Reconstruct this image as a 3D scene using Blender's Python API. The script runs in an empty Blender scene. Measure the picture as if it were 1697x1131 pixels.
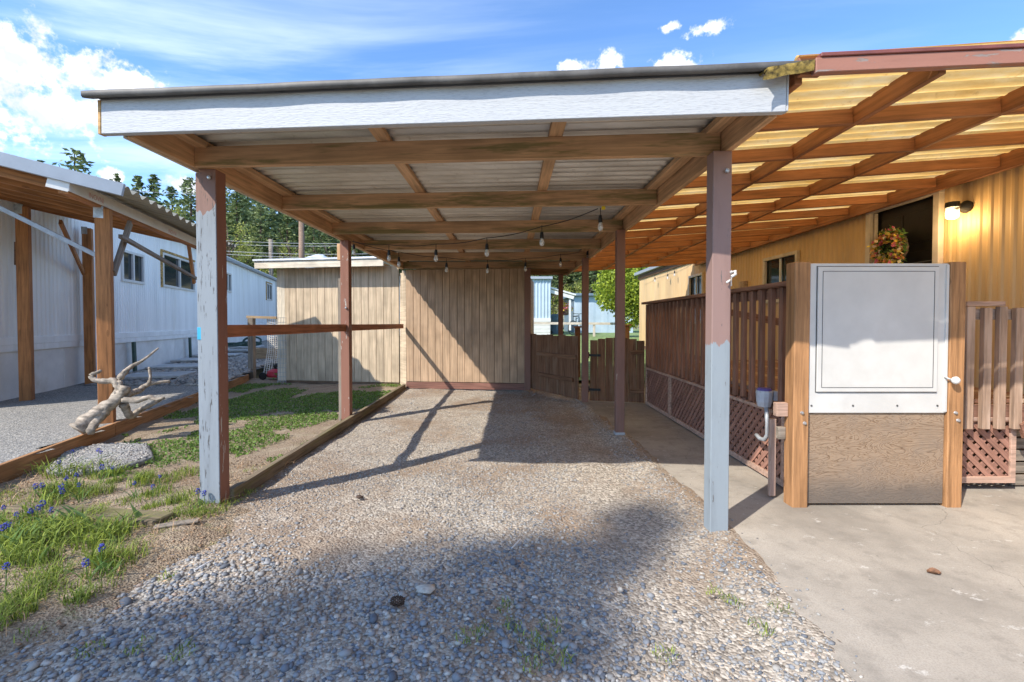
import bpy, math, random
import numpy as np
from mathutils import Vector, Matrix

random.seed(7)
RNG = np.random.default_rng(11)
sc = bpy.context.scene
col = sc.collection
PI = math.pi

# ------------------------------------------------------------------ camera
CAM = Vector((0.0, 0.0, 1.35))
F_PX, IW, IH = 754.0, 1697.0, 1131.0
PITCH = math.radians(1.2)
SHIFT = -0.0087
cd = bpy.data.cameras.new('camera')
cd.sensor_width = 36.0
cd.lens = F_PX / IW * 36.0
cd.shift_y = SHIFT
cd.clip_start = 0.05
cd.clip_end = 2000
cam = bpy.data.objects.new('camera', cd)
cam.location = CAM
cam.rotation_euler = (PI / 2 - PITCH, 0, 0)
col.objects.link(cam)
sc.camera = cam

# ------------------------------------------------------------------ light
SUN_DIR = Vector((0.80, 0.72, -1.0)).normalized()      # the way the light travels
ELEV = math.asin(-SUN_DIR.z)
AZ = math.atan2(-SUN_DIR.x, -SUN_DIR.y)                 # compass angle of the sun from +Y towards +X
sd = bpy.data.lights.new('sun', 'SUN')
sd.energy = 3.25
sd.angle = math.radians(0.6)
sd.color = (1.0, 0.94, 0.84)
sun = bpy.data.objects.new('sun', sd)
sun.rotation_euler = SUN_DIR.to_track_quat('-Z', 'Y').to_euler()
sun.location = (-20, -18, 30)
col.objects.link(sun)

SKY_STRENGTH = 0.15
EXPOSURE = 1.0
sc.view_settings.view_transform = 'Standard'
sc.view_settings.look = 'None'
sc.view_settings.gamma = 1.0
sc.view_settings.use_curve_mapping = False
sc.view_settings.exposure = EXPOSURE
sc.cycles.use_denoising = True
sc.cycles.max_bounces = 10
sc.cycles.diffuse_bounces = 6
sc.cycles.transparent_max_bounces = 12
sc.cycles.sample_clamp_indirect = 8
sc.cycles.caustics_reflective = False
sc.cycles.caustics_refractive = False


def ray(px, py):
    u = (px - IW / 2) / F_PX
    v = (IH / 2 - py) / F_PX + SHIFT * IW / F_PX
    c, s = math.cos(PITCH), math.sin(PITCH)
    return Vector((u, v * s + c, v * c - s))


def G(px, py, z=0.0):
    """the point of the level z under a pixel"""
    d = ray(px, py)
    return CAM + d * ((z - CAM.z) / d.z)


def Q(px, py, y):
    """the point at distance y under a pixel"""
    d = ray(px, py)
    return CAM + d * (y / d.y)


# ------------------------------------------------------------------ node helpers
class NT:
    def __init__(self, tree):
        self.t = tree
        tree.nodes.clear()

    def n(self, typ, **kw):
        nd = self.t.nodes.new(typ)
        for k, v in kw.items():
            if k in nd.inputs:
                self.set(nd.inputs[k], v)
            else:
                setattr(nd, k, v)
        return nd

    def set(self, sock, v):
        if isinstance(v, bpy.types.NodeSocket):
            self.t.links.new(v, sock)
        elif isinstance(v, (tuple, list)) and sock.type == 'RGBA' and len(v) == 3:
            sock.default_value = (*v, 1)
        else:
            sock.default_value = v

    def math(self, op, a, b=0.0, clamp=False):
        nd = self.t.nodes.new('ShaderNodeMath')
        nd.operation = op
        nd.use_clamp = clamp
        self.set(nd.inputs[0], a)
        self.set(nd.inputs[1], b)
        return nd.outputs[0]

    def vmath(self, op, a, b=(0, 0, 0)):
        nd = self.t.nodes.new('ShaderNodeVectorMath')
        nd.operation = op
        self.set(nd.inputs[0], a)
        self.set(nd.inputs[1], b)
        return nd.outputs['Value'] if op in ('LENGTH', 'DOT_PRODUCT') else nd.outputs[0]

    def noise(self, vec, scale=5.0, detail=4.0, rough=0.55, dist=0.0):
        nd = self.t.nodes.new('ShaderNodeTexNoise')
        self.set(nd.inputs['Vector'], vec)
        nd.inputs['Scale'].default_value = scale
        nd.inputs['Detail'].default_value = detail
        nd.inputs['Roughness'].default_value = rough
        nd.inputs['Distortion'].default_value = dist
        return nd.outputs['Fac']

    def voro(self, vec, scale=5.0, feature='F1', out='Distance'):
        nd = self.t.nodes.new('ShaderNodeTexVoronoi')
        nd.feature = feature
        self.set(nd.inputs['Vector'], vec)
        nd.inputs['Scale'].default_value = scale
        return nd.outputs[out]

    def ramp(self, fac, *stops):
        nd = self.t.nodes.new('ShaderNodeValToRGB')
        self.set(nd.inputs['Fac'], fac)
        el = nd.color_ramp.elements
        while len(el) < len(stops):
            el.new(0.5)
        for e, (p, c) in zip(el, stops):
            e.position = p
            e.color = (*c, 1) if len(c) == 3 else c
        return nd.outputs['Color']

    def step(self, x, a, b):
        nd = self.t.nodes.new('ShaderNodeMapRange')
        nd.interpolation_type = 'SMOOTHSTEP'
        self.set(nd.inputs['Value'], x)
        nd.inputs['From Min'].default_value = a
        nd.inputs['From Max'].default_value = b
        return nd.outputs['Result']

    def mix(self, fac, a, b, blend='MIX'):
        nd = self.t.nodes.new('ShaderNodeMix')
        nd.data_type = 'RGBA'
        nd.blend_type = blend
        self.set(nd.inputs[0], fac)
        self.set(nd.inputs[6], a)
        self.set(nd.inputs[7], b)
        return nd.outputs[2]

    def mapping(self, vec, scale=(1, 1, 1), loc=(0, 0, 0), rot=(0, 0, 0)):
        nd = self.t.nodes.new('ShaderNodeMapping')
        self.set(nd.inputs['Vector'], vec)
        nd.inputs['Scale'].default_value = scale
        nd.inputs['Location'].default_value = loc
        nd.inputs['Rotation'].default_value = rot
        return nd.outputs[0]

    def bump(self, h, strength=0.3, dist=0.01):
        nd = self.t.nodes.new('ShaderNodeBump')
        self.set(nd.inputs['Height'], h)
        nd.inputs['Strength'].default_value = strength
        nd.inputs['Distance'].default_value = dist
        return nd.outputs['Normal']

    def coord(self, kind='Object'):
        return self.n('ShaderNodeTexCoord').outputs[kind]

    def own(self, amount=37.0):
        """object coordinates, moved by a random amount for each object"""
        oi = self.n('ShaderNodeObjectInfo')
        r = self.math('MULTIPLY', oi.outputs['Random'], amount)
        cx = self.n('ShaderNodeCombineXYZ', X=r, Y=self.math('MULTIPLY', r, 1.7), Z=self.math('MULTIPLY', r, -2.3))
        return self.vmath('ADD', self.coord(), cx.outputs[0]), oi.outputs['Random']

    def out(self, color, rough=0.7, normal=None, metal=0.0, spec=0.4, extra=None):
        b = self.n('ShaderNodeBsdfPrincipled')
        self.set(b.inputs['Base Color'], color)
        self.set(b.inputs['Roughness'], rough)
        self.set(b.inputs['Metallic'], metal)
        b.inputs['Specular IOR Level'].default_value = spec
        if normal is not None:
            self.set(b.inputs['Normal'], normal)
        for k, v in (extra or {}).items():
            self.set(b.inputs[k], v)
        o = self.n('ShaderNodeOutputMaterial')
        self.t.links.new(b.outputs[0], o.inputs['Surface'])
        return b


def new_mat(name):
    m = bpy.data.materials.new(name)
    m.use_nodes = True
    return m, NT(m.node_tree)


def lerp3(a, b, t):
    return tuple(x + (y - x) * t for x, y in zip(a, b))


def sc3(a, k):
    return tuple(min(1, x * k) for x in a)


def wood(name, c, dark=0.55, rough=0.75, bump=0.25, moss=None, grain=1.0, var=0.25, knots=False, bleach=None, streak=0.35):
    """sawn wood, stained or painted thin; the grain follows the local X axis"""
    m, t = new_mat(name)
    v, rnd = t.own()
    g = t.noise(t.mapping(v, (2.0 * grain, 38 * grain, 38 * grain)), 1.0, 5, 0.6, 0.4)
    fine = t.noise(t.mapping(v, (9, 190, 190)), 1.0, 3, 0.6)
    big = t.noise(v, 2.3, 3, 0.5)
    base = t.ramp(g, (0.36, sc3(c, dark * 0.9)), (0.5, c), (0.66, sc3(c, 1.25)))
    base = t.mix(t.math('MULTIPLY', t.step(fine, 0.48, 0.66), streak), base, sc3(c, 0.55))
    base = t.mix(t.step(big, 0.35, 0.75), base, t.mix(1.0, base, sc3((1, 1, 1), 0.72), 'MULTIPLY'))
    base = t.mix(t.math('MULTIPLY', rnd, var), base, sc3(c, 0.55))
    h = t.math('ADD', t.math('MULTIPLY', g, 0.6), t.math('MULTIPLY', fine, 0.4))
    if knots:
        kv = t.mapping(v, (3.0, 9, 9))
        kd = t.voro(kv, 1.0)
        kn = t.step(kd, 0.16, 0.08)
        ring = t.math('ABSOLUTE', t.math('SINE', t.math('MULTIPLY', kd, 60)))
        base = t.mix(kn, base, t.mix(ring, sc3(c, 0.35), sc3(c, 0.7)))
    if bleach:
        bl = t.step(t.noise(t.mapping(v, (1.2, 6, 6)), 1.0, 4), 0.5, 0.66)
        base = t.mix(t.math('MULTIPLY', bl, 0.8), base, bleach)
    if moss:
        mk = t.step(t.noise(t.mapping(v, (0.9, 7, 9)), 1.0, 5, 0.7), 0.49, 0.62)
        base = t.mix(t.math('MULTIPLY', mk, 0.75), base, moss)
    t.out(base, rough, t.bump(h, bump, 0.004), spec=0.3)
    return m


def peel(name, top, under, amount=0.5, split=None, top2=None, rough=0.6, primer=None, cracks=False):
    """old paint on a post, flaking off to what lies under; split = local X where top2 begins"""
    m, t = new_mat(name)
    v, rnd = t.own()
    col_ = top
    if split is not None:
        x = t.n('ShaderNodeSeparateXYZ', Vector=t.coord()).outputs[0]
        e = t.math('ADD', x, t.math('ADD', t.math('MULTIPLY', t.noise(t.mapping(v, (5, 14, 14)), 1.0, 4), 0.28), -0.115))
        k = t.step(e, split - 0.004 + 0.025, split + 0.004 + 0.025)
        col_ = t.mix(k, top, top2)
    dirt = t.noise(t.mapping(v, (1.5, 9, 9)), 1.0, 5, 0.65)
    col_ = t.mix(t.math('MULTIPLY', t.step(dirt, 0.45, 0.8), 0.45), col_, t.mix(1.0, col_, (0.5, 0.47, 0.45), 'MULTIPLY'))
    f1 = t.noise(t.mapping(v, (5, 60, 60) if cracks else (5, 24, 24)), 1.0, 6, 0.62, 0.3)
    f2 = t.noise(t.mapping(v, (14, 150, 150)), 1.0, 4, 0.6)
    f = t.math('ADD', t.math('MULTIPLY', f1, 0.72), t.math('MULTIPLY', f2, 0.28))
    fl = t.step(f, 0.70 - 0.2 * amount, 0.715 - 0.2 * amount)
    und = t.mix(t.noise(t.mapping(v, (4, 60, 60)), 1.0, 3), sc3(under, 0.5), under)
    if primer:
        und = t.mix(t.step(f, 0.74 - 0.2 * amount, 0.76 - 0.2 * amount), primer, und)
    c = t.mix(fl, col_, und)
    h = t.math('SUBTRACT', t.math('MULTIPLY', f2, 0.3), fl)
    t.out(c, rough, t.bump(h, 0.5, 0.003), spec=0.3)
    return m


def plain(name, c, rough=0.6, metal=0.0, var=0.12, scale=6.0, bump=0.08, spec=0.4, stretch=(1, 1, 1), dirt=None, bscale=None, **extra):
    m, t = new_mat(name)
    v, rnd = t.own()
    n1 = t.noise(t.mapping(v, stretch), scale, 5, 0.6)
    base = t.ramp(n1, (0.34, sc3(c, 1 - 2 * var)), (0.66, sc3(c, 1 + var)))
    if dirt:
        d = t.step(t.noise(t.mapping(v, stretch), scale * 0.45, 6, 0.7), 0.52, 0.72)
        base = t.mix(t.math('MULTIPLY', d, 0.6), base, dirt)
    n2 = t.noise(v, bscale or scale * 9, 4, 0.6)
    t.out(base, rough, t.bump(n2, bump, 0.004), metal, spec, extra)
    return m


# ------------------------------------------------------------------ world: sky with clouds
def build_world():
    w = bpy.data.worlds.new('World')
    sc.world = w
    w.use_nodes = True
    t = NT(w.node_tree)
    sky = t.n('ShaderNodeTexSky')
    sky.sky_type = 'NISHITA'
    sky.sun_disc = False
    sky.sun_elevation = ELEV
    sky.sun_rotation = AZ
    sky.altitude = 100
    sky.air_density = 1.0
    sky.dust_density = 0.35
    sky.ozone_density = 3.0
    d = t.vmath('NORMALIZE', t.coord('Generated'))
    # heaped clouds: blobs round given directions, edges broken by noise
    blobs = [((45, 110), 0.10, 0.055), ((140, 120), 0.085, 0.060), ((215, 140), 0.075, 0.032), ((40, 175), 0.10, 0.045),
             ((150, 185), 0.085, 0.030), ((245, 150), 0.05, 0.02), ((-60, 150), 0.12, 0.08),
             ((955, 108), 0.045, 0.016), ((1010, 105), 0.032, 0.022), ((1115, 112), 0.050, 0.026), ((1180, 44), 0.045, 0.015), ((1110, 46), 0.02, 0.009),
             ((1692, 70), 0.02, 0.02), ((185, 293), 0.016, 0.012), ((310, 308), 0.03, 0.02), ((5, 226), 0.012, 0.012)]
    wob = t.noise(d, 7.0, 7, 0.6)
    wob2 = t.noise(t.vmath('ADD', d, (3.1, 1.7, 0.4)), 34.0, 5, 0.62)
    total = None
    for (px, py), sx, sz in blobs:
        c = ray(px, py).normalized()
        rel = t.vmath('SUBTRACT', d, tuple(c))
        ln = t.vmath('LENGTH', t.vmath('MULTIPLY', rel, (1 / sx, 1 / (sx * 1.2), 1 / sz)))
        f = t.math('SUBTRACT', 1.0, ln)
        total = f if total is None else t.math('MAXIMUM', total, f)
    nz = t.math('ADD', t.math('MULTIPLY', t.math('SUBTRACT', wob, 0.5), 2.2), t.math('ADD', t.math('MULTIPLY', t.math('SUBTRACT', wob2, 0.5), 2.0), t.math('MULTIPLY', t.math('SUBTRACT', t.noise(d, 95.0, 4, 0.6), 0.5), 1.2)))
    cum = t.step(t.math('ADD', total, nz), 0.05, 0.75)
    body = t.noise(t.vmath('ADD', d, (0.3, 0.1, 0.012)), 22.0, 5, 0.6)
    white = t.ramp(body, (0.38, (3.2, 3.4, 3.8)), (0.52, (4.6, 4.7, 4.9)), (0.60, (5.4, 5.4, 5.4)))
    # thin streaks of high cloud over the whole sky
    up = t.n('ShaderNodeSeparateXYZ', Vector=d).outputs[2]
    flat = t.vmath('DIVIDE', d, t.n('ShaderNodeCombineXYZ', X=t.math('MAXIMUM', up, 0.06), Y=t.math('MAXIMUM', up, 0.06), Z=1.0).outputs[0])
    cs = t.noise(t.mapping(flat, (0.55, 1.5, 0.0), (1.3, 0.2, 0), (0, 0, 0.5)), 1.0, 7, 0.58, 0.6)
    veil = t.noise(t.mapping(flat, (0.25, 0.4, 0.0), (5.3, 2.2, 0)), 1.0, 4, 0.5)
    cir = t.math('MULTIPLY', t.step(cs, 0.40, 0.70), t.step(veil, 0.28, 0.58))
    hz = t.math('MULTIPLY', cir, 0.52)
    deep = t.mix(1.0, sky.outputs[0], (0.74, 0.93, 1.12), 'MULTIPLY')
    c1 = t.mix(hz, deep, (4.6, 5.2, 6.0))
    c2 = t.mix(cum, c1, white)
    bg = t.n('ShaderNodeBackground', Color=c2, Strength=SKY_STRENGTH)
    o = t.n('ShaderNodeOutputWorld')
    t.t.links.new(bg.outputs[0], o.inputs['Surface'])


build_world()

# ------------------------------------------------------------------ geometry helpers
WORLD = {}


def link(o, parent=None, M=None):
    col.objects.link(o)
    M = M or Matrix.Identity(4)
    if parent is not None:
        o.parent = parent
        o.matrix_parent_inverse = WORLD[parent].inverted()
    o.matrix_basis = M
    WORLD[o] = M
    return o


def tag(o, label=None, cat=None, group=None, kind=None):
    if label:
        o['label'] = label
    if cat:
        o['category'] = cat
    if group:
        o['group'] = group
    if kind:
        o['kind'] = kind
    return o


def thing(name, label, cat, loc=(0, 0, 0), group=None):
    o = bpy.data.objects.new(name, None)
    o.empty_display_size = 0.1
    link(o, None, Matrix.Translation(Vector(loc)))
    return tag(o, label, cat, group)


def copy_tree(o, delta, parent=None):
    c = o.copy()
    col.objects.link(c)
    if parent is not None:
        c.parent = parent
        c.matrix_parent_inverse = o.matrix_parent_inverse
        WORLD[c] = WORLD[o]
    else:
        c.matrix_basis = delta
        WORLD[c] = delta
    for ch in [x for x in o.children]:
        copy_tree(ch, None, c)
    return c


def chbox(lx, ly, lz, c):
    hx, hy, hz = lx / 2, ly / 2, lz / 2
    c = min(c, hx * 0.4, hy * 0.4, hz * 0.4)
    V, idx = [], {}
    for sx in (-1, 1):
        for sy in (-1, 1):
            for sz in (-1, 1):
                for k, p in enumerate(((sx * hx, sy * (hy - c), sz * (hz - c)), (sx * (hx - c), sy * hy, sz * (hz - c)), (sx * (hx - c), sy * (hy - c), sz * hz))):
                    idx[sx, sy, sz, k] = len(V)
                    V.append(p)
    Fc = []
    for s in (-1, 1):
        Fc.append([idx[s, a, b, 0] for a, b in ((-1, -1), (1, -1), (1, 1), (-1, 1))])
        Fc.append([idx[a, s, b, 1] for a, b in ((-1, -1), (1, -1), (1, 1), (-1, 1))])
        Fc.append([idx[a, b, s, 2] for a, b in ((-1, -1), (1, -1), (1, 1), (-1, 1))])
    for a in (-1, 1):
        for b in (-1, 1):
            Fc.append([idx[a, b, -1, 0], idx[a, b, 1, 0], idx[a, b, 1, 1], idx[a, b, -1, 1]])
            Fc.append([idx[a, -1, b, 0], idx[a, 1, b, 0], idx[a, 1, b, 2], idx[a, -1, b, 2]])
            Fc.append([idx[-1, a, b, 1], idx[1, a, b, 1], idx[1, a, b, 2], idx[-1, a, b, 2]])
            for s in (-1, 1):
                Fc.append([idx[a, b, s, 0], idx[a, b, s, 1], idx[a, b, s, 2]])
    out = []
    for f in Fc:
        p = [Vector(V[i]) for i in f]
        n = (p[1] - p[0]).cross(p[2] - p[0])
        out.append(f if n.dot(sum(p, Vector())) > 0 else f[::-1])
    return V, out


BOXES = {}


def box_mesh(lx, ly, lz, m, c=0.003):
    key = (round(lx, 4), round(ly, 4), round(lz, 4), m.name, c)
    if key not in BOXES:
        V, Fc = chbox(lx, ly, lz, c)
        me = bpy.data.meshes.new('box')
        me.from_pydata(V, [], Fc)
        me.materials.append(m)
        BOXES[key] = me
    return BOXES[key]


def frame_of(A, B, up):
    X = (B - A).normalized()
    Z = Vector(up)
    Z = (Z - X * Z.dot(X))
    if Z.length < 1e-5:
        Z = Vector((0, -1, 0)) - X * X.y * -1
    Z.normalize()
    Y = Z.cross(X)
    M = Matrix.Identity(4)
    for i, a in enumerate((X, Y, Z)):
        M[0][i], M[1][i], M[2][i] = a
    return M


def beam(name, A, B, w, h, m, parent=None, up=(0, 0, 1), c=0.003):
    """a stick from A to B; w across, h along up; grain along its length"""
    A, B = Vector(A), Vector(B)
    M = frame_of(A, B, up)
    M.translation = (A + B) / 2
    o = bpy.data.objects.new(name, box_mesh((B - A).length, w, h, m, c))
    return link(o, parent, M)


def block(name, center, dims, m, parent=None, rz=0.0, c=0.003):
    o = bpy.data.objects.new(name, box_mesh(*dims, m, c))
    return link(o, parent, Matrix.Translation(Vector(center)) @ Matrix.Rotation(rz, 4, 'Z'))


class MB:
    def __init__(self):
        self.V, self.F, self.S = [], [], []

    def add(self, V, Fc, slot=0):
        n = len(self.V)
        self.V += [tuple(v) for v in V]
        self.F += [[i + n for i in f] for f in Fc]
        self.S += [slot] * len(Fc)

    def box(self, A, B, w, h, up=(0, 0, 1), c=0.002, slot=0):
        A, B = Vector(A), Vector(B)
        M = frame_of(A, B, up)
        M.translation = (A + B) / 2
        V, Fc = chbox((B - A).length, w, h, c)
        self.add([M @ Vector(v) for v in V], Fc, slot)

    def tube(self, pts, radii, n=8, cap=True, slot=0, wob=0.0):
        pts = [Vector(p) for p in pts]
        if not hasattr(radii, '__len__'):
            radii = [radii] * len(pts)
        base = len(self.V)
        ref = Vector((0.13, 0.31, 0.94))
        for i, p in enumerate(pts):
            d = (pts[min(i + 1, len(pts) - 1)] - pts[max(i - 1, 0)]).normalized()
            a = d.cross(ref)
            if a.length < 0.05:
                a = d.cross(Vector((1, 0, 0)))
            a.normalize()
            b = d.cross(a)
            for k in range(n):
                th = 2 * PI * k / n
                r = radii[i] * (1 + wob * (random.random() - 0.5))
                self.V.append(tuple(p + a * math.cos(th) * r + b * math.sin(th) * r))
        for i in range(len(pts) - 1):
            for k in range(n):
                k2 = (k + 1) % n
                self.F.append([base + i * n + k, base + i * n + k2, base + (i + 1) * n + k2, base + (i + 1) * n + k])
                self.S.append(slot)
        if cap:
            self.F.append([base + k for k in range(n)][::-1])
            self.F.append([base + (len(pts) - 1) * n + k for k in range(n)])
            self.S += [slot, slot]

    def lathe(self, prof, n=12, center=(0, 0, 0), axis='Z', slot=0):
        base = len(self.V)
        c = Vector(center)
        for r, z in prof:
            for k in range(n):
                th = 2 * PI * k / n
                p = Vector((r * math.cos(th), r * math.sin(th), z))
                if axis == 'X':
                    p = Vector((p.z, p.x, p.y))
                if axis == 'Y':
                    p = Vector((p.y, p.z, p.x))
                self.V.append(tuple(c + p))
        for i in range(len(prof) - 1):
            for k in range(n):
                k2 = (k + 1) % n
                self.F.append([base + i * n + k, base + i * n + k2, base + (i + 1) * n + k2, base + (i + 1) * n + k])
                self.S.append(slot)
        self.F.append([base + k for k in range(n)][::-1])
        self.F.append([base + (len(prof) - 1) * n + k for k in range(n)])
        self.S += [slot, slot]

    def build(self, name, mats, parent=None, origin=None, smooth=False):
        if not isinstance(mats, (list, tuple)):
            mats = [mats]
        me = bpy.data.meshes.new(name)
        og = Vector(origin) if origin is not None else (WORLD[parent].translation.copy() if parent is not None else Vector())
        me.from_pydata([tuple(Vector(v) - og) for v in self.V], [], self.F)
        for m in mats:
            me.materials.append(m)
        me.polygons.foreach_set('material_index', self.S)
        if smooth:
            me.polygons.foreach_set('use_smooth', [True] * len(self.F))
        me.update()
        return link(bpy.data.objects.new(name, me), parent, Matrix.Translation(og))


def np_mesh(name, V, T, m, parent=None, smooth=True, kind=None):
    """a triangle mesh out of arrays"""
    me = bpy.data.meshes.new(name)
    me.vertices.add(len(V))
    me.vertices.foreach_set('co', np.asarray(V, np.float32).ravel())
    me.loops.add(T.size)
    me.loops.foreach_set('vertex_index', T.astype(np.int32).ravel())
    me.polygons.add(len(T))
    me.polygons.foreach_set('loop_start', np.arange(0, T.size, 3, dtype=np.int32))
    me.polygons.foreach_set('loop_total', np.full(len(T), 3, np.int32))
    me.polygons.foreach_set('use_smooth', np.full(len(T), smooth))
    me.materials.append(m)
    me.update(calc_edges=True)
    o = link(bpy.data.objects.new(name, me), parent)
    if kind:
        o['kind'] = kind
    return o


def corr(name, O, du, dv, amp, pitch, m, parent, per=6, nv=1, wave='sin', sag=0.0):
    """corrugated sheet: waves follow du, ridges run along dv"""
    O, du, dv = Vector(O), Vector(du), Vector(dv)
    n = du.cross(dv).normalized()
    if n.z < 0:
        n = -n
    L = du.length
    k = max(2, int(L / pitch * per))
    V, Fc = [], []
    for i in range(k + 1):
        s = i / k
        ph = s * L / pitch * 2 * PI
        if wave == 'sin':
            h = amp * math.sin(ph)
        else:
            q = (ph / (2 * PI)) % 1
            h = amp * (1 if q < 0.3 else -1 if 0.45 <= q < 0.85 else 0)
        for j in range(nv + 1):
            r = j / nv
            V.append(O + du * s + dv * r + n * (h + sag * math.sin(r * 7 + O.x * 3) * 0.5))
    for i in range(k):
        for j in range(nv):
            a = i * (nv + 1) + j
            Fc.append([a, a + 1, a + nv + 2, a + nv + 1])
    b = MB()
    b.add(V, Fc)
    return b.build(name, m, parent, smooth=(wave == 'sin'))


def rib_wall(name, A, B, z0, z1, m, parent, pitch=0.1, depth=0.012, out=(0, -1, 0), holes=()):
    """upright ribbed metal siding from A to B (ground points); holes = (s0, s1, z0, z1) left open"""
    A, B, n = Vector(A), Vector(B), Vector(out)
    L = (B - A).length
    d = (B - A) / L
    cuts = {0.0, L}
    for k in range(int(L / pitch) + 1):
        for f in (0.0, 0.18, 0.42, 0.60):
            if k * pitch + f * pitch < L:
                cuts.add(k * pitch + f * pitch)
    for h in holes:
        cuts |= {h[0], h[1]}
    cuts = sorted(cuts)
    def off(s):
        q = (s / pitch) % 1
        if q < 0.18:
            return depth * q / 0.18
        if q < 0.42:
            return depth
        if q < 0.60:
            return depth * (0.60 - q) / 0.18
        return 0.0
    b = MB()
    for s0, s1 in zip(cuts, cuts[1:]):
        if s1 - s0 < 1e-6:
            continue
        spans = [(z0, z1)]
        mid = (s0 + s1) / 2
        for h in holes:
            if h[0] <= mid <= h[1]:
                spans = [q for a, c in spans for q in ((a, min(c, h[2])), (max(a, h[3]), c)) if q[1] > q[0] + 1e-6]
        p0, p1 = A + d * s0 + n * off(s0 + 1e-7), A + d * s1 + n * off(s1 - 1e-7)
        for a, c in spans:
            b.add([(p0.x, p0.y, a), (p1.x, p1.y, a), (p1.x, p1.y, c), (p0.x, p0.y, c)], [[0, 1, 2, 3]])
    return b.build(name, m, parent)


def sheet(name, outline, z, m, kind='structure', skirt=0.0, parent=None):
    """flat ground sheet; a skirt gives it a thickness"""
    b = MB()
    n = len(outline)
    b.add([(x, y, z) for x, y in outline], [list(range(n))])
    if skirt:
        V = [(x, y, z) for x, y in outline] + [(x, y, z - skirt) for x, y in outline]
        b.add(V, [[i, i + n, (i + 1) % n + n, (i + 1) % n] for i in range(n)])
    o = b.build(name, m, parent)
    if kind:
        o['kind'] = kind
    return o


def pnoise(x, y, f, seed=0):
    """cheap smooth noise for arrays, about -1..1"""
    r = np.random.default_rng(seed)
    t = np.zeros_like(x)
    a = 1.0
    for k in range(4):
        for _ in range(3):
            th = r.uniform(0, 2 * PI)
            ph = r.uniform(0, 2 * PI)
            t += a * np.sin((x * math.cos(th) + y * math.sin(th)) * f * r.uniform(0.7, 1.4) + ph)
        f *= 2.1
        a *= 0.55
    return t / 3.2


def terrain(name, x0, x1, y0, y1, nx, ny, zf, m, mask=None, kind='structure'):
    X, Y = np.meshgrid(np.linspace(x0, x1, nx), np.linspace(y0, y1, ny))
    Z = zf(X, Y)
    V = np.stack([X.ravel(), Y.ravel(), Z.ravel()], 1)
    i, j = np.meshgrid(np.arange(nx - 1), np.arange(ny - 1))
    a = (j * nx + i).ravel()
    T = np.concatenate([np.stack([a, a + 1, a + nx + 1], 1), np.stack([a, a + nx + 1, a + nx], 1)])
    if mask is not None:
        c = V[T].mean(1)
        T = T[mask(c[:, 0], c[:, 1])]
    return np_mesh(name, V, T, m, kind=kind)


# ------------------------------------------------------------------ materials
def gravel_mat():
    m, t = new_mat('gravel_bed')
    v = t.coord()
    patch = t.noise(v, 0.9, 4, 0.6)
    fine = t.voro(v, 62, out='Color')
    fd = t.voro(v, 62)
    fv = t.n('ShaderNodeSeparateColor', Color=fine).outputs[0]
    stone = t.ramp(fv, (0.0, (0.20, 0.18, 0.155)), (0.5, (0.40, 0.35, 0.29)), (1.0, (0.60, 0.535, 0.45)))
    soil = t.ramp(t.noise(v, 14, 6, 0.7), (0.3, (0.19, 0.13, 0.09)), (0.7, (0.38, 0.285, 0.20)))
    k = t.step(patch, 0.42, 0.62)
    c = t.mix(t.math('SUBTRACT', 0.85, t.math('MULTIPLY', k, 0.65)), soil, stone)
    h = t.math('ADD', t.math('SUBTRACT', 0.6, fd), t.math('MULTIPLY', t.noise(v, 120, 3), 0.5))
    t.out(c, 0.92, t.bump(h, 0.8, 0.012), spec=0.2)
    return m


def pebble_mat():
    m, t = new_mat('pebbles')
    r = t.n('ShaderNodeNewGeometry').outputs['Random Per Island']
    c = t.ramp(r, (0.0, (0.085, 0.10, 0.125)), (0.22, (0.17, 0.195, 0.235)), (0.45, (0.27, 0.28, 0.295)), (0.62, (0.36, 0.33, 0.285)),
               (0.78, (0.22, 0.24, 0.275)), (0.9, (0.47, 0.42, 0.35)), (0.97, (0.60, 0.56, 0.50)), (1.0, (0.36, 0.20, 0.12)))
    p = t.coord()
    dust = t.step(t.noise(p, 1.1, 4, 0.6), 0.44, 0.66)
    n = t.noise(p, 130, 4, 0.6)
    far_ = t.step(t.math('ADD', t.n('ShaderNodeSeparateXYZ', Vector=p).outputs[1], t.math('MULTIPLY', t.noise(p, 2.2, 4, 0.6), 1.2)), 2.7, 4.2)
    dust = t.math('MAXIMUM', t.math('MULTIPLY', dust, 0.6), t.math('MULTIPLY', far_, 0.55))
    red_ = t.step(t.noise(p, 1.7, 5, 0.65), 0.47, 0.64)
    tan_ = t.mix(t.math('MULTIPLY', red_, 0.5), t.ramp(r, (0, (0.24, 0.22, 0.19)), (1, (0.54, 0.49, 0.42))), t.ramp(r, (0, (0.19, 0.135, 0.095)), (1, (0.38, 0.285, 0.205))))
    c = t.mix(dust, c, tan_)
    c = t.mix(t.math('MULTIPLY', n, 0.35), c, (0.15, 0.14, 0.13))
    t.out(c, 0.72, t.bump(n, 0.25, 0.002), spec=0.35)
    return m


def soil_mat():
    m, t = new_mat('garden_soil')
    v = t.coord()
    a = t.noise(v, 3.0, 5, 0.65)
    b = t.noise(v, 46, 5, 0.7)
    c = t.ramp(b, (0.28, (0.15, 0.105, 0.07)), (0.55, (0.33, 0.25, 0.175)), (0.8, (0.48, 0.385, 0.28)))
    c = t.mix(t.math('MULTIPLY', t.step(a, 0.45, 0.65), 0.5), c, (0.44, 0.365, 0.265))
    g = t.step(t.noise(v, 6.5, 6, 0.75), 0.55, 0.66)
    c = t.mix(t.math('MULTIPLY', g, 0.35), c, (0.22, 0.24, 0.07))
    t.out(c, 0.95, t.bump(t.math('ADD', b, t.voro(v, 80)), 0.9, 0.012), spec=0.15)
    return m


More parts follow.
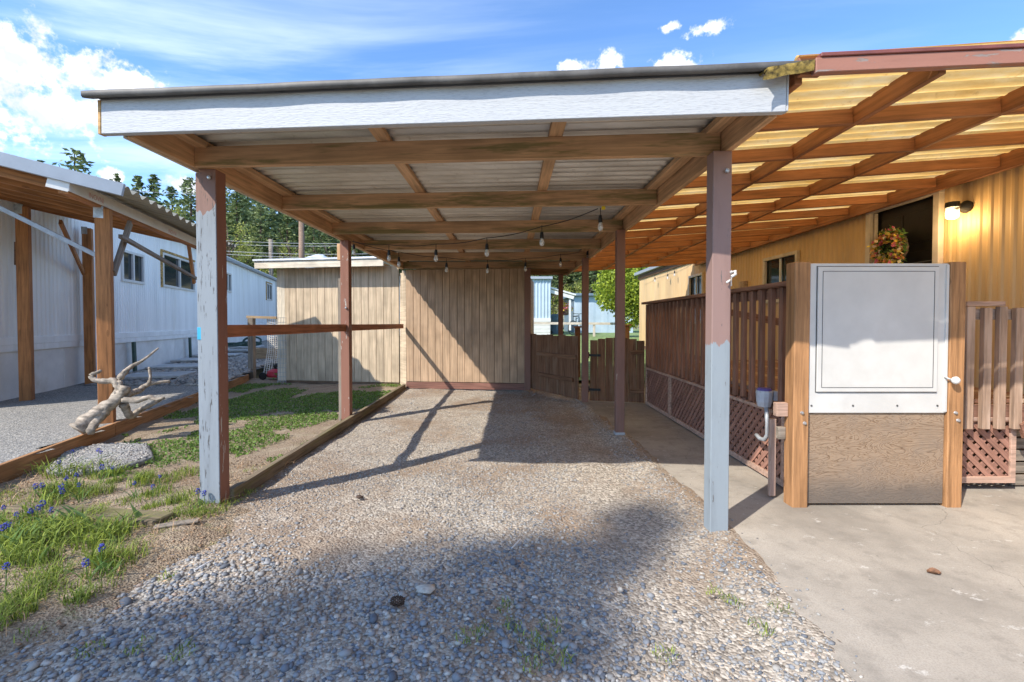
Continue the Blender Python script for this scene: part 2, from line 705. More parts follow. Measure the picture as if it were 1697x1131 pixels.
def yard_mat():
    m, t = new_mat('fine_gravel')
    v = t.coord()
    cd_ = t.n('ShaderNodeSeparateColor', Color=t.voro(v, 75, out='Color')).outputs[1]
    c = t.ramp(cd_, (0, (0.13, 0.13, 0.125)), (0.6, (0.27, 0.255, 0.235)), (1, (0.45, 0.42, 0.37)))
    c = t.mix(t.math('MULTIPLY', t.step(t.noise(v, 1.2, 5, 0.6), 0.4, 0.7), 0.35), c, (0.30, 0.275, 0.24))
    t.out(c, 0.9, t.bump(t.voro(v, 75), 0.7, 0.01), spec=0.2)
    return m


def concrete_mat(name='concrete', c=(0.37, 0.33, 0.28)):
    m, t = new_mat(name)
    v = t.coord()
    a = t.noise(v, 1.1, 6, 0.62)
    b = t.noise(v, 7.0, 6, 0.7)
    f = t.noise(v, 150, 3, 0.6)
    k = t.ramp(a, (0.3, sc3(c, 0.66)), (0.5, c), (0.70, sc3(c, 1.25)))
    k = t.mix(t.math('MULTIPLY', t.step(b, 0.46, 0.72), 0.6), k, sc3(c, 0.62))
    w = t.step(t.noise(t.mapping(v, (1, 1.6, 1), (4, 2, 0)), 5.5, 8, 0.78), 0.59, 0.66)
    k = t.mix(t.math('MULTIPLY', w, 0.6), k, (0.66, 0.63, 0.58))
    spot = t.step(t.voro(v, 17.0), 0.12, 0.06)
    k = t.mix(t.math('MULTIPLY', spot, t.step(b, 0.45, 0.6)), k, sc3(c, 0.5))
    k = t.mix(t.math('MULTIPLY', t.step(f, 0.4, 0.7), 0.4), k, sc3(c, 0.55))
    cr = t.voro(t.vmath('ADD', t.mapping(v, (0.34, 0.34, 0.34), (0.12, 0.3, 0)), t.mapping(t.n('ShaderNodeTexNoise', Vector=v, Scale=2.4, Detail=5.0).outputs['Color'], (0.12, 0.12, 0))), 1.0, 'DISTANCE_TO_EDGE')
    crack = t.step(cr, 0.0011, 0.0003)
    k = t.mix(t.math('MULTIPLY', crack, 0.5), k, sc3(c, 0.45))
    h = t.math('SUBTRACT', t.math('ADD', t.math('MULTIPLY', f, 0.4), b), crack)
    t.out(k, 0.88, t.bump(h, 0.35, 0.006), spec=0.25)
    return m


def leaf_mat(name, c, var=0.5, trans=0.35, rough=0.55):
    m, t = new_mat(name)
    r = t.n('ShaderNodeNewGeometry').outputs['Random Per Island']
    oi = t.n('ShaderNodeObjectInfo').outputs['Random']
    k = t.ramp(r, (0, sc3(c, 1 - var)), (0.5, c), (1, sc3((c[0] * 1.25, c[1] * 1.1, c[2]), 1 + var)))
    k = t.mix(t.math('MULTIPLY', oi, 0.35), k, sc3((c[0] * 0.8, c[1], c[2] * 1.2), 0.65))
    b = t.n('ShaderNodeBsdfPrincipled', Roughness=rough)
    t.set(b.inputs['Base Color'], k)
    b.inputs['Specular IOR Level'].default_value = 0.3
    tr = t.n('ShaderNodeBsdfTranslucent')
    t.set(tr.inputs['Color'], k)
    mx = t.n('ShaderNodeMixShader', Fac=trans)
    t.t.links.new(b.outputs[0], mx.inputs[1])
    t.t.links.new(tr.outputs[0], mx.inputs[2])
    o = t.n('ShaderNodeOutputMaterial')
    t.t.links.new(mx.outputs[0], o.inputs['Surface'])
    return m


def amber_mat():
    m, t = new_mat('amber_fibreglass')
    v = t.coord()
    a = t.noise(t.mapping(v, (1.0, 6, 1)), 2.0, 6, 0.65)
    b = t.noise(v, 22, 5, 0.7)
    c = t.ramp(a, (0.3, (0.66, 0.35, 0.07)), (0.52, (0.84, 0.54, 0.17)), (0.68, (0.90, 0.67, 0.31)))
    c = t.mix(t.math('MULTIPLY', t.step(b, 0.55, 0.75), 0.45), c, (0.34, 0.15, 0.03))
    d = t.n('ShaderNodeBsdfDiffuse', Color=c)
    tr = t.n('ShaderNodeBsdfTranslucent', Color=c)
    g = t.n('ShaderNodeBsdfGlossy', Roughness=0.35)
    mx = t.n('ShaderNodeMixShader', Fac=0.78)
    t.t.links.new(d.outputs[0], mx.inputs[1])
    t.t.links.new(tr.outputs[0], mx.inputs[2])
    m2 = t.n('ShaderNodeMixShader', Fac=0.05)
    t.t.links.new(mx.outputs[0], m2.inputs[1])
    t.t.links.new(g.outputs[0], m2.inputs[2])
    o = t.n('ShaderNodeOutputMaterial')
    t.t.links.new(m2.outputs[0], o.inputs['Surface'])
    return m


def glass_mat(name, c=(0.02, 0.025, 0.03), rough=0.05):
    m, t = new_mat(name)
    t.out(c, rough, None, 0.0, 0.8)
    return m


def clear_glass():
    m, t = new_mat('bulb_glass')
    tr = t.n('ShaderNodeBsdfTransparent', Color=(0.95, 0.95, 0.93))
    g = t.n('ShaderNodeBsdfGlossy', Roughness=0.05)
    d = t.n('ShaderNodeBsdfDiffuse', Color=(0.9, 0.9, 0.88))
    m1 = t.n('ShaderNodeMixShader', Fac=0.2)
    t.t.links.new(tr.outputs[0], m1.inputs[1])
    t.t.links.new(g.outputs[0], m1.inputs[2])
    m2 = t.n('ShaderNodeMixShader', Fac=0.4)
    t.t.links.new(m1.outputs[0], m2.inputs[1])
    t.t.links.new(d.outputs[0], m2.inputs[2])
    o = t.n('ShaderNodeOutputMaterial')
    t.t.links.new(m2.outputs[0], o.inputs['Surface'])
    return m


def metal_roof_mat():
    m, t = new_mat('old_galvanised')
    v = t.coord()
    a = t.noise(t.mapping(v, (0.7, 7, 1)), 2.0, 6, 0.65)
    b = t.noise(v, 16, 5, 0.7)
    c = t.ramp(a, (0.3, (0.46, 0.43, 0.38)), (0.6, (0.70, 0.67, 0.61)), (0.8, (0.78, 0.76, 0.71)))
    c = t.mix(t.math('MULTIPLY', t.step(b, 0.56, 0.75), 0.4), c, (0.30, 0.24, 0.17))
    t.out(c, 0.42, t.bump(b, 0.1, 0.003), 0.55, 0.4)
    return m


def plywood_mat():
    m, t = new_mat('weathered_plywood')
    v = t.coord()
    wv = t.mapping(v, (1.7, 1, 6.0))
    nz = t.noise(wv, 1.7, 3, 0.5, 1.4)
    ring = t.math('ABSOLUTE', t.math('SINE', t.math('MULTIPLY', nz, 44)))
    a = t.noise(v, 2.6, 5, 0.6)
    z = t.n('ShaderNodeSeparateXYZ', Vector=v).outputs[2]
    k = t.ramp(ring, (0.0, (0.15, 0.09, 0.055)), (0.25, (0.27, 0.185, 0.12)), (1.0, (0.33, 0.235, 0.16)))
    k = t.mix(t.math('MULTIPLY', t.step(a, 0.42, 0.66), 0.55), k, (0.23, 0.18, 0.14))
    wet = t.step(t.math('ADD', z, t.math('MULTIPLY', t.noise(v, 5, 4), 0.22)), 0.02, -0.18)
    k = t.mix(t.math('MULTIPLY', wet, 0.8), k, (0.13, 0.11, 0.095))
    fine = t.noise(t.mapping(v, (10, 10, 130)), 1.0, 3)
    t.out(k, 0.85, t.bump(t.math('ADD', ring, fine), 0.3, 0.004), spec=0.2)
    return m


def fascia_mat():
    m, t = new_mat('white_textured_board')
    v = t.coord()
    g = t.noise(t.mapping(v, (26, 160, 150)), 1.0, 3, 0.6)
    g2 = t.noise(t.mapping(v, (3.0, 30, 30)), 1.0, 4, 0.6)
    c = t.mix(t.math('MULTIPLY', t.step(g2, 0.45, 0.8), 0.35), (0.48, 0.485, 0.49), (0.37, 0.38, 0.395))
    c = t.mix(t.math('MULTIPLY', t.step(g, 0.48, 0.68), 0.5), c, (0.33, 0.33, 0.345))
    t.out(c, 0.6, t.bump(t.math('ADD', g, g2), 0.5, 0.004), spec=0.3)
    return m


MAT = dict(
    gravel=gravel_mat(), pebble=pebble_mat(), soil=soil_mat(), yard=yard_mat(), concrete=concrete_mat(),
    paver=concrete_mat('paver_concrete', (0.46, 0.46, 0.45)),
    joist=wood('tan_painted_joist', (0.60, 0.365, 0.20), 0.85, 0.6, 0.2, streak=0.12, moss=(0.15, 0.145, 0.05), var=0.2),
    purlin=wood('tan_painted_purlin', (0.66, 0.41, 0.225), 0.85, 0.6, 0.2, streak=0.12, var=0.2),
    sidebeam=wood('tan_painted_beam', (0.61, 0.375, 0.205), 0.8, 0.6, 0.25, streak=0.15, var=0.1),
    fascia=fascia_mat(),
    fascia_pine=wood('bare_board_end', (0.60, 0.36, 0.15), 0.7),
    flash=plain('grey_edge_flashing', (0.12, 0.11, 0.10), 0.6, 0.1, 0.2, 5, 0.1, dirt=(0.20, 0.19, 0.175)),
    galv=metal_roof_mat(), amber=amber_mat(),
    brown=peel('brown_post_paint', (0.235, 0.125, 0.095), (0.55, 0.46, 0.38), 0.16),
    brown_worn=peel('brown_post_paint_flaking', (0.27, 0.125, 0.085), (0.60, 0.54, 0.40), 0.46, primer=(0.52, 0.50, 0.46)),
    bluebrown_left=peel('blue_grey_paint_cracked', (0.27, 0.295, 0.32), (0.12, 0.11, 0.105), 0.55, 0.95, (0.25, 0.145, 0.115), cracks=True),
    bluebrown_right=peel('blue_grey_paint', (0.27, 0.305, 0.33), (0.18, 0.16, 0.15), 0.36, 0.03, (0.29, 0.185, 0.16)),
    redbeam=wood('red_brown_stain', (0.35, 0.15, 0.07), 0.75, 0.6, 0.2, var=0.25),
    pinkfascia=peel('pink_weathered_paint', (0.36, 0.165, 0.115), (0.38, 0.30, 0.26), 0.72),
    redtrim=plain('dark_red_drip_edge', (0.22, 0.07, 0.055), 0.5),
    moss=plain('mossy_roof_edge', (0.22, 0.15, 0.035), 0.95, 0, 0.45, 26, 0.9),
    rail=wood('red_stained_rail', (0.40, 0.15, 0.07), 0.7, 0.6, 0.25, knots=False, var=0.1),
    cedar=wood('cedar_post', (0.44, 0.225, 0.10), 0.7, 0.65, 0.25, knots=True, var=0.15),
    fir=wood('fir_lumber', (0.46, 0.195, 0.07), 0.65, 0.7, 0.25, knots=True, var=0.25),
    greywood=wood('grey_weathered_wood', (0.30, 0.25, 0.20), 0.6, 0.85, 0.5, var=0.3),
    oldplank=wood('brown_weathered_plank', (0.235, 0.18, 0.12), 0.5, 0.9, 0.7, moss=(0.17, 0.15, 0.06), var=0.2),
    fence=wood('dark_fence_boards', (0.25, 0.125, 0.068), 0.5, 0.85, 0.5, knots=True, var=0.55, bleach=(0.23, 0.145, 0.09)),
    deck=wood('dark_brown_deck_stain', (0.30, 0.155, 0.105), 0.65, 0.6, 0.3, var=0.3),
    decktan=wood('faded_brown_paint', (0.44, 0.30, 0.215), 0.7, 0.7, 0.3, var=0.25, bleach=(0.52, 0.38, 0.29)),
    lattice=wood('brown_lattice', (0.39, 0.20, 0.145), 0.7, 0.7, 0.2, var=0.3),
    latframe=wood('pale_lattice_frame', (0.56, 0.37, 0.28), 0.7, 0.7, 0.2, var=0.2),
    white=plain('white_enamel', (0.68, 0.67, 0.65), 0.4, 0, 0.03, 3, 0.02),
    whitegate=plain('white_gate_panel', (0.60, 0.585, 0.555), 0.7, 0, 0.04, 3, 0.03, 0.12, dirt=(0.53, 0.51, 0.475)),
    seam=plain('dark_seam', (0.10, 0.095, 0.09), 0.8),
    ply=plywood_mat(),
    steel=plain('galvanised_steel', (0.52, 0.53, 0.54), 0.4, 0.7, 0.2, 12),
    greypvc=plain('grey_conduit', (0.40, 0.42, 0.44), 0.5, 0.1, 0.1, 9),
    black=plain('black_plastic', (0.018, 0.018, 0.018), 0.45),
    iron=plain('black_iron', (0.03, 0.028, 0.026), 0.55, 0.4),
    shed_l=wood('tan_siding', (0.55, 0.43, 0.30), 0.94, 0.8, 0.45, grain=0.7, var=0.06, streak=0.10),
    shed_r=wood('brown_siding', (0.48, 0.33, 0.215), 0.93, 0.8, 0.35, grain=0.7, var=0.06, streak=0.08),
    shed_back=plain('siding_groove', (0.20, 0.13, 0.085), 0.9),
    shed_base=wood('dark_brown_baseboard', (0.25, 0.12, 0.09), 0.8, 0.6),
    cream=wood('cream_trim', (0.72, 0.62, 0.48), 0.9, 0.6, 0.12, var=0.05),
    shedroof=plain('white_roof_edge', (0.72, 0.74, 0.76), 0.45, 0.2),
    siding=plain('cream_metal_siding', (0.64, 0.43, 0.215), 0.5, 0.0, 0.10, 2.0, 0.04, stretch=(1, 1, 0.2), dirt=(0.45, 0.34, 0.23)),
    header=wood('dark_header_board', (0.17, 0.085, 0.045), 0.6, 0.7, 0.3),
    doorframe=plain('almond_door_frame', (0.60, 0.52, 0.43), 0.5, 0, 0.1, 5, 0.05, dirt=(0.42, 0.34, 0.26)),
    darkdoor=plain('black_door', (0.012, 0.010, 0.009), 0.35, 0, 0.2),
    glass=glass_mat('window_glass', (0.025, 0.035, 0.04)),
    doorglass=glass_mat('storm_door_glass', (0.006, 0.006, 0.006), 0.03),
    whitehome=plain('white_metal_siding', (0.86, 0.865, 0.86), 0.5, 0.0, 0.05, 1.2, 0.03, stretch=(3, 3, 0.3), dirt=(0.66, 0.63, 0.56)),
    skirt=plain('white_skirting', (0.78, 0.765, 0.735), 0.8, 0, 0.08, 1.5, 0.15, dirt=(0.52, 0.44, 0.33)),
    green=plain('dark_green_post', (0.05, 0.09, 0.075), 0.6),
    gutter=plain('grey_gutter_metal', (0.36, 0.385, 0.42), 0.5, 0.2, 0.06, 3),
    olive=plain('olive_roof_sheet', (0.33, 0.305, 0.24), 0.55, 0.2, 0.1, 3),
    wrap=plain('white_house_wrap', (0.74, 0.71, 0.66), 0.6, 0, 0.05, 4, 0.3),
    red_ink=plain('faded_red_print', (0.62, 0.30, 0.26), 0.7),
    foam=plain('orange_foam', (0.52, 0.33, 0.12), 0.9, 0, 0.4, 25, 0.8),
    drift=plain('driftwood', (0.37, 0.305, 0.24), 0.9, 0, 0.28, 9, 1.0, stretch=(1.0, 3.0, 3.2), dirt=(0.13, 0.095, 0.07), bscale=38),
    slab=plain('pebbled_slab', (0.36, 0.345, 0.32), 0.9, 0, 0.35, 45, 1.0, dirt=(0.26, 0.22, 0.18)),
    fir_leaf=leaf_mat('fir_needles', (0.17, 0.22, 0.09), 0.55, 0.3),
    pale_leaf=leaf_mat('spring_leaves', (0.30, 0.33, 0.08), 0.5, 0.4),
    hedge_leaf=leaf_mat('bright_hedge_leaves', (0.33, 0.40, 0.045), 0.45, 0.4),
    bark=wood('bark', (0.16, 0.11, 0.08), 0.5, 0.95, 0.9),
    grass=leaf_mat('grass_blades', (0.24, 0.31, 0.055), 0.75, 0.4),
    clover=leaf_mat('clover', (0.15, 0.25, 0.05), 0.5, 0.35),
    bulbleaf=leaf_mat('flower_leaves', (0.13, 0.24, 0.06), 0.4, 0.4, 0.4),
    tulip=leaf_mat('tulip_leaves', (0.24, 0.36, 0.12), 0.25, 0.4, 0.45),
    muscari=leaf_mat('blue_florets', (0.06, 0.075, 0.36), 0.5, 0.2),
    straw=leaf_mat('dry_litter', (0.40, 0.28, 0.17), 0.55, 0.2),
    lawn=plain('lawn', (0.20, 0.27, 0.09), 0.95, 0, 0.3, 9, 0.6),
    earth=plain('earth', (0.23, 0.21, 0.12), 0.95, 0, 0.35, 1.5, 0.6),
    blue_siding=plain('pale_blue_siding', (0.44, 0.53, 0.60), 0.6, 0, 0.05, 2),
    blue_dark=plain('slate_blue_trim', (0.16, 0.22, 0.27), 0.6),
    pole=wood('utility_pole', (0.30, 0.20, 0.14), 0.6, 0.9, 0.5),
    wire=plain('overhead_wire', (0.10, 0.10, 0.11), 0.6),
    palewire=plain('pale_wire', (0.55, 0.55, 0.55), 0.5, 0.5),
    mower=plain('red_mower_paint', (0.50, 0.03, 0.045), 0.4),
    net=plain('white_net_cord', (0.72, 0.68, 0.62), 0.8),
    crate=wood('crate_wood', (0.42, 0.30, 0.18), 0.6),
    yellow=plain('yellow_clip', (0.80, 0.62, 0.03), 0.5),
    cyan=plain('blue_tape', (0.05, 0.40, 0.62), 0.5),
    purple=plain('purple_cap', (0.14, 0.10, 0.34), 0.5),
    greybox=plain('pale_grey_box', (0.52, 0.54, 0.58), 0.5),
    dead=plain('dead_leaf', (0.22, 0.11, 0.06), 0.8, 0, 0.3, 30, 0.4),
    palestone=plain('pale_stone', (0.55, 0.50, 0.43), 0.85, 0, 0.2, 20, 0.4),
    cone=plain('pine_cone_brown', (0.075, 0.045, 0.03), 0.8, 0, 0.3, 30),
    bulbglass=clear_glass(),
)


def glow(name, c, s):
    m, t = new_mat(name)
    e = t.n('ShaderNodeEmission', Color=c, Strength=s)
    o = t.n('ShaderNodeOutputMaterial')
    t.t.links.new(e.outputs[0], o.inputs['Surface'])
    return m


MAT['clod'] = leaf_mat('loose_soil', (0.24, 0.17, 0.115), 0.5, 0.0, 0.9)
MAT['lampglow'] = glow('lit_bulb', (1.0, 0.80, 0.45), 14.0)
for i, c in enumerate(((0.72, 0.16, 0.22), (0.80, 0.55, 0.08), (0.80, 0.62, 0.42), (0.75, 0.30, 0.10), (0.62, 0.52, 0.12))):
    MAT['petal%d' % i] = leaf_mat('petals_%d' % i, c, 0.3, 0.3)
# ------------------------------------------------------------------ foliage helpers
def quads(P, size, m_up=None, aspect=0.55, up_bias=0.0, rng=RNG):
    """many separate little leaf faces: V, T"""
    n = len(P)
    a = rng.normal(size=(n, 3))
    a[:, 2] *= (1 - up_bias)
    a /= np.linalg.norm(a, axis=1, keepdims=True)
    b = rng.normal(size=(n, 3))
    b -= (a * b).sum(1, keepdims=True) * a
    b /= np.linalg.norm(b, axis=1, keepdims=True)
    s = (np.asarray(size) * np.ones(n))[:, None]
    a = a * s * 0.5
    b = b * s * 0.5 * aspect
    V = np.stack([P - a, P + b, P + a, P - b], 1).reshape(-1, 3)
    k = np.arange(n)[:, None] * 4
    T = np.concatenate([k + np.array([[0, 1, 2]]), k + np.array([[0, 2, 3]])], 0)
    return V, T


def fir_points(H, R, n, seed, flat=0.8):
    r = np.random.default_rng(seed)
    P, S = [], []
    z = 0.10 * H
    while z < H * 0.985:
        f = z / H
        rad = R * (1 - f) ** flat * r.uniform(0.75, 1.1) + 0.10
        nb = max(3, int(5 + 6 * (1 - f)))
        for k in range(nb):
            th = r.uniform(0, 2 * PI)
            L = rad * r.uniform(0.6, 1.15)
            m = max(3, int(n * L / R))
            s = r.uniform(0.08, 1, m) ** 0.7
            w = 0.16 * L * (1.05 - s)
            x = s * L * math.cos(th) + r.normal(size=m) * w
            y = s * L * math.sin(th) + r.normal(size=m) * w
            zz = z - 0.33 * L * s ** 1.4 + 0.12 * L * s + r.normal(size=m) * 0.05 * L
            P.append(np.stack([x, y, zz], 1))
            S.append((0.30 + 0.30 * r.random(m)) * (0.35 + 0.65 * (1 - f)) + 0.08)
        z += H * 0.020 * (1.35 - f * 0.8)
    return np.concatenate(P), np.concatenate(S)


def blob_points(blobs, n, seed, shell=0.55):
    r = np.random.default_rng(seed)
    P = []
    tot = sum(b[3] ** 2 for b in blobs)
    for x, y, z, rad in blobs:
        k = int(n * rad ** 2 / tot)
        d = r.normal(size=(k, 3))
        d /= np.linalg.norm(d, axis=1, keepdims=True)
        q = rad * (shell + (1 - shell) * r.random(k)) * (1 + 0.16 * np.sin(d[:, 0] * 9 + x) * np.sin(d[:, 2] * 8 + y))
        P.append(d * q[:, None] + np.array([x, y, z]))
    return np.concatenate(P)


NUM = ['first', 'second', 'third', 'fourth', 'fifth', 'sixth', 'seventh', 'eighth', 'ninth', 'tenth', 'eleventh', 'twelfth', 'thirteenth', 'fourteenth', 'fifteenth', 'sixteenth', 'seventeenth', 'eighteenth']

# ------------------------------------------------------------------ the setting: ground
EDGE = lambda y: -4.30 - 0.268 * (y - 3.81)          # the board between the garden and the neighbour's gravel

edge_px = [(978, 678), (1000, 700), (1040, 733), (1072, 765), (1100, 792), (1150, 838), (1200, 882), (1240, 930), (1290, 985), (1350, 1055), (1420, 1131)]
edge_pts = [(p.x, p.y) for p in (G(*q, 0.012) for q in edge_px)]


def path_x(y):
    return np.interp(y, [p[1] for p in edge_pts[::-1]], [p[0] for p in edge_pts[::-1]])


def drive_z(x, y):
    return 0.018 * pnoise(x, y, 1.6, 3) + 0.010 * pnoise(x, y, 7, 5) - 0.03 + 0.052 * np.exp(-((x - path_x(y)) / 0.17) ** 2)


ground = sheet('ground', [(-600, -300), (600, -300), (600, 900), (-600, 900)], -0.10, MAT['earth'])

terrain('driveway', -2.35, 1.60, -6, 9.6, 110, 400,
        drive_z, MAT['gravel'])


def soil_right(y):
    return np.where(y < 3.35, -1.72 + 0.10 * np.sin(y * 3.1) + 0.05 * np.sin(y * 9.7), -2.20)


terrain('garden_soil', -7.0, -1.7, -3, 10.9, 150, 330,
        lambda x, y: 0.016 * pnoise(x, y, 2.3, 8) + 0.010 * pnoise(x, y, 11, 9) + 0.004 - 0.075 * np.clip((x - soil_right(y) + 0.42) / 0.42, 0, 1) * (y < 3.4), MAT['soil'],
        mask=lambda x, y: (x > EDGE(y) - 0.01) & (x < soil_right(y)))

yard_z = lambda x, y: 0.145 + 0.018 * np.clip(y - 8, 0, 20) + 0.004 * pnoise(x, y, 5, 4)
terrain('neighbour_gravel_yard', -30, -3.2, -6, 34, 140, 160, yard_z, MAT['yard'], mask=lambda x, y: x < EDGE(y) - 0.02)

sheet('concrete_path', [(1.0, 9.2), (1.12, 7.9)] + edge_pts + [(1.28, -6), (9, -6), (9, 9.2)], 0.012, MAT['concrete'], skirt=0.08)
terrain('lawn', -3.0, 30, 10.8, 70, 60, 90, lambda x, y: 0.78 * np.clip((y - 11.5) / 7, 0, 1) - 0.03 + 0.02 * pnoise(x, y, 0.8, 2), MAT['lawn'])
hill_z = lambda x, y: np.clip((y - 34) / 50, 0, 1.6) ** 1.2 * (10 - 0.02 * np.clip(x, -70, 60)) - 0.2
terrain('wooded_hill', -180, 160, 32, 170, 60, 40, hill_z, MAT['earth'])

# stepping stones and river stones beside the neighbour's home
for i, (px, py) in enumerate([(262, 622), (300, 607), (333, 596), (362, 588), (385, 581), (405, 575)]):
    p = G(px, py, 0.15)
    z = float(yard_z(np.array(p.x), np.array(p.y))) + 0.03
    p = G(px, py, z)
    o = block('paver', (p.x, p.y, z), (1.15, 0.95, 0.05), MAT['paver'], None, 0.28, 0.008)
    tag(o, NUM[i] + ' grey square paver of the path beside the white home, counted from nearest', 'paver', 'pavers beside the white mobile home')

# ------------------------------------------------------------------ pebbles
ICO_V = []
phi = (1 + 5 ** 0.5) / 2
for a, b in ((1, phi), (-1, phi), (1, -phi), (-1, -phi)):
    ICO_V += [(0, a, b), (a, b, 0), (b, 0, a)]
ICO_V = np.array(ICO_V, float)
ICO_V /= np.linalg.norm(ICO_V, axis=1, keepdims=True)
ICO_T = []
for i in range(12):
    for j in range(i + 1, 12):
        for k in range(j + 1, 12):
            q = ICO_V[[i, j, k]]
            if max(np.linalg.norm(q[0] - q[1]), np.linalg.norm(q[1] - q[2]), np.linalg.norm(q[0] - q[2])) < 1.1:
                n_ = np.cross(q[1] - q[0], q[2] - q[0])
                ICO_T.append((i, j, k) if n_ @ q.mean(0) > 0 else (i, k, j))
ICO_T = np.array(ICO_T)


def stones(P, R, seed):
    r = np.random.default_rng(seed)
    n = len(P)
    s = np.stack([R * r.uniform(0.8, 1.35, n), R * r.uniform(0.6, 1.0, n), R * r.uniform(0.35, 0.7, n)], 1)
    V = ICO_V[None] * s[:, None, :] * r.uniform(0.78, 1.15, (n, 12, 1))
    th = r.uniform(0, 2 * PI, n)
    tl = r.normal(0, 0.25, n)
    c, s_, ct, st = np.cos(th), np.sin(th), np.cos(tl), np.sin(tl)
    x, y, z = V[..., 0], V[..., 1], V[..., 2]
    y, z = y * ct[:, None] - z * st[:, None], y * st[:, None] + z * ct[:, None]
    x, y = x * c[:, None] - y * s_[:, None], x * s_[:, None] + y * c[:, None]
    V = np.stack([x, y, z], 2) + P[:, None, :]
    T = (ICO_T[None] + (np.arange(n) * 12)[:, None, None]).reshape(-1, 3)
    return V.reshape(-1, 3), T


def scatter_pebbles():
    Ps, Rs = [], []
    for y0, y1, dens, r0, r1 in ((0.9, 2.6, 3000, 0.0075, 0.0165), (2.6, 4.2, 2500, 0.007, 0.014), (4.2, 6.2, 1300, 0.007, 0.013), (6.2, 9.3, 700, 0.007, 0.014)):
        n = int(dens * (y1 - y0) * 3.6)
        x = RNG.uniform(-2.1, 1.62, n)
        y = RNG.uniform(y0, y1, n)
        lane = np.exp(-((x - 0.80) / 0.33) ** 2) * 0.85 + np.exp(-((x + 0.95) / 0.35) ** 2) * 0.7 * (y > 2.5) + np.exp(-((x + 1.5) / 0.4) ** 2) * 0.4 * (y > 2.7)
        keep = 0.95 - lane * np.clip((y - 1.2), 0.25, 1) + 0.35 * pnoise(x, y, 1.7, 21)
        ex = np.interp(y, [p[1] for p in edge_pts[::-1]], [p[0] for p in edge_pts[::-1]])
        keep = np.where(x > ex - 0.22, keep + 0.5, keep)
        keep = np.where(x > ex + 0.03 * np.sin(y * 9), np.exp(-(x - ex) / 0.045) * 0.55, keep)
        lx = np.where(y < 3.3, -1.90 + 0.15 * np.sin(y * 2.3), -2.12)
        keep = np.where(x < lx + 0.25, keep - 0.65 * (lx + 0.25 - x) / 0.3, keep)
        ok = RNG.random(n) < keep
        x, y = x[ok], y[ok]
        Rr = (r0 + (r1 - r0) * RNG.random(len(x)) ** 1.6) * np.where((x < 0.35 + 0.2 * np.sin(y * 5)) & (y < 2.9), 1.12, 0.85)
        big = RNG.random(len(x))
        Rr = np.where(big < 0.035, Rr * 1.65, np.where(big > 0.6, Rr * 0.6, Rr))
        z = np.maximum(drive_z(x, y), np.where(x > np.interp(y, [p[1] for p in edge_pts[::-1]], [p[0] for p in edge_pts[::-1]]), 0.012, -1)) + Rr * 0.22
        Ps.append(np.stack([x, y, z], 1))
        Rs.append(Rr)
    P, R = np.concatenate(Ps), np.concatenate(Rs)
    V, T = stones(P, R, 5)
    o = np_mesh('pebbles', V, T, MAT['pebble'], kind='stuff')
    tag(o, 'grey and tan pebbles spread over the gravel driveway', 'gravel')
    # river stones along the neighbour's path
    n = 5200
    a = RNG.uniform(0, 1, n)
    y = 8.6 + 9 * a
    x = -0.30 * (y - 6.96) - 7.83 + RNG.uniform(0.15, 3.0, n)
    ok = x < EDGE(y) - 0.05
    x, y = x[ok], y[ok]
    V, T = stones(np.stack([x, y, yard_z(x, y) + 0.012], 1), RNG.uniform(0.03, 0.065, len(x)), 6)
    o = np_mesh('river_stones', V, T, MAT['pebble'], kind='stuff')
    tag(o, 'round river stones around the pavers beside the white home', 'stones')


scatter_pebbles()

# ------------------------------------------------------------------ carport
SK = 0.35
ZB = 2.43


def cx_l(y):
    return -2.30 + 0.004 * (y - 3)


def cx_r(y):
    return 1.375 - 0.012 * (y - 2.3)


def zc(x):
    return ZB + 0.035 * (1.4 - x) / 3.7          # the left side stands a little higher


def yf(x, y):
    return y + SK * (1.4 - x) / 3.7


carport = thing('carport', 'open wooden carport with white front fascia and corrugated metal roof over the gravel', 'carport', (-0.4, 5.5, 0))
# posts


def tall_post(px, py, name, m, w=0.112, d=0.10, z1=None, base=None):
    p = base or G(px, py)
    return beam(name, (p.x, p.y, -0.03), (p.x, p.y, z1 or zc(p.x)), w, d, m, carport, (0, -1, 0), 0.004)


pL1 = G(352, 838) + Vector((0, 0.05, 0))
o = tall_post(0, 0, 'post', MAT['bluebrown_left'], 0.125, 0.12, base=pL1)
o.data = o.data.copy()
o.data.materials.append(MAT['brown_worn'])
for pol in o.data.polygons:
    if pol.normal.y < -0.9:
        pol.material_index = 1
o['label'] = 'cracked blue grey post with brown top and side'
beam('post_strip', (pL1.x - 0.0845, pL1.y + 0.012, 0.0), (pL1.x - 0.0845, pL1.y + 0.012, zc(-2.3) - 0.02), 0.04, 0.09, MAT['bluebrown_left'], carport, (0, -1, 0), 0.004)
block('tape', (pL1.x - 0.0845, pL1.y - 0.036, 1.27), (0.036, 0.004, 0.09), MAT['cyan'], carport)
pL2 = G(573, 699) + Vector((0, 0.05, 0))
o = tall_post(0, 0, 'post', MAT['brown_worn'], 0.115, 0.11, base=pL2)
o['label'] = 'brown post with flaking paint and pale patches'
beam('post_strip', (pL2.x - 0.080, pL2.y + 0.01, 0.0), (pL2.x - 0.080, pL2.y + 0.01, 1.95), 0.04, 0.09, MAT['greywood'], carport, (0, -1, 0), 0.004)
beam('post_block', (pL2.x - 0.085, pL2.y + 0.01, 2.20), (pL2.x - 0.085, pL2.y + 0.01, 2.42), 0.045, 0.09, MAT['purlin'], carport, (0, -1, 0))
pP1 = G(1192, 882, 0.012) + Vector((0, 0.05, 0))
o = tall_post(0, 0, 'post', MAT['bluebrown_right'], 0.118, 0.10, base=pP1)
o['label'] = 'post painted pale blue below and brown above'
pP2 = G(1028, 724, 0.012) + Vector((0, 0.05, 0))
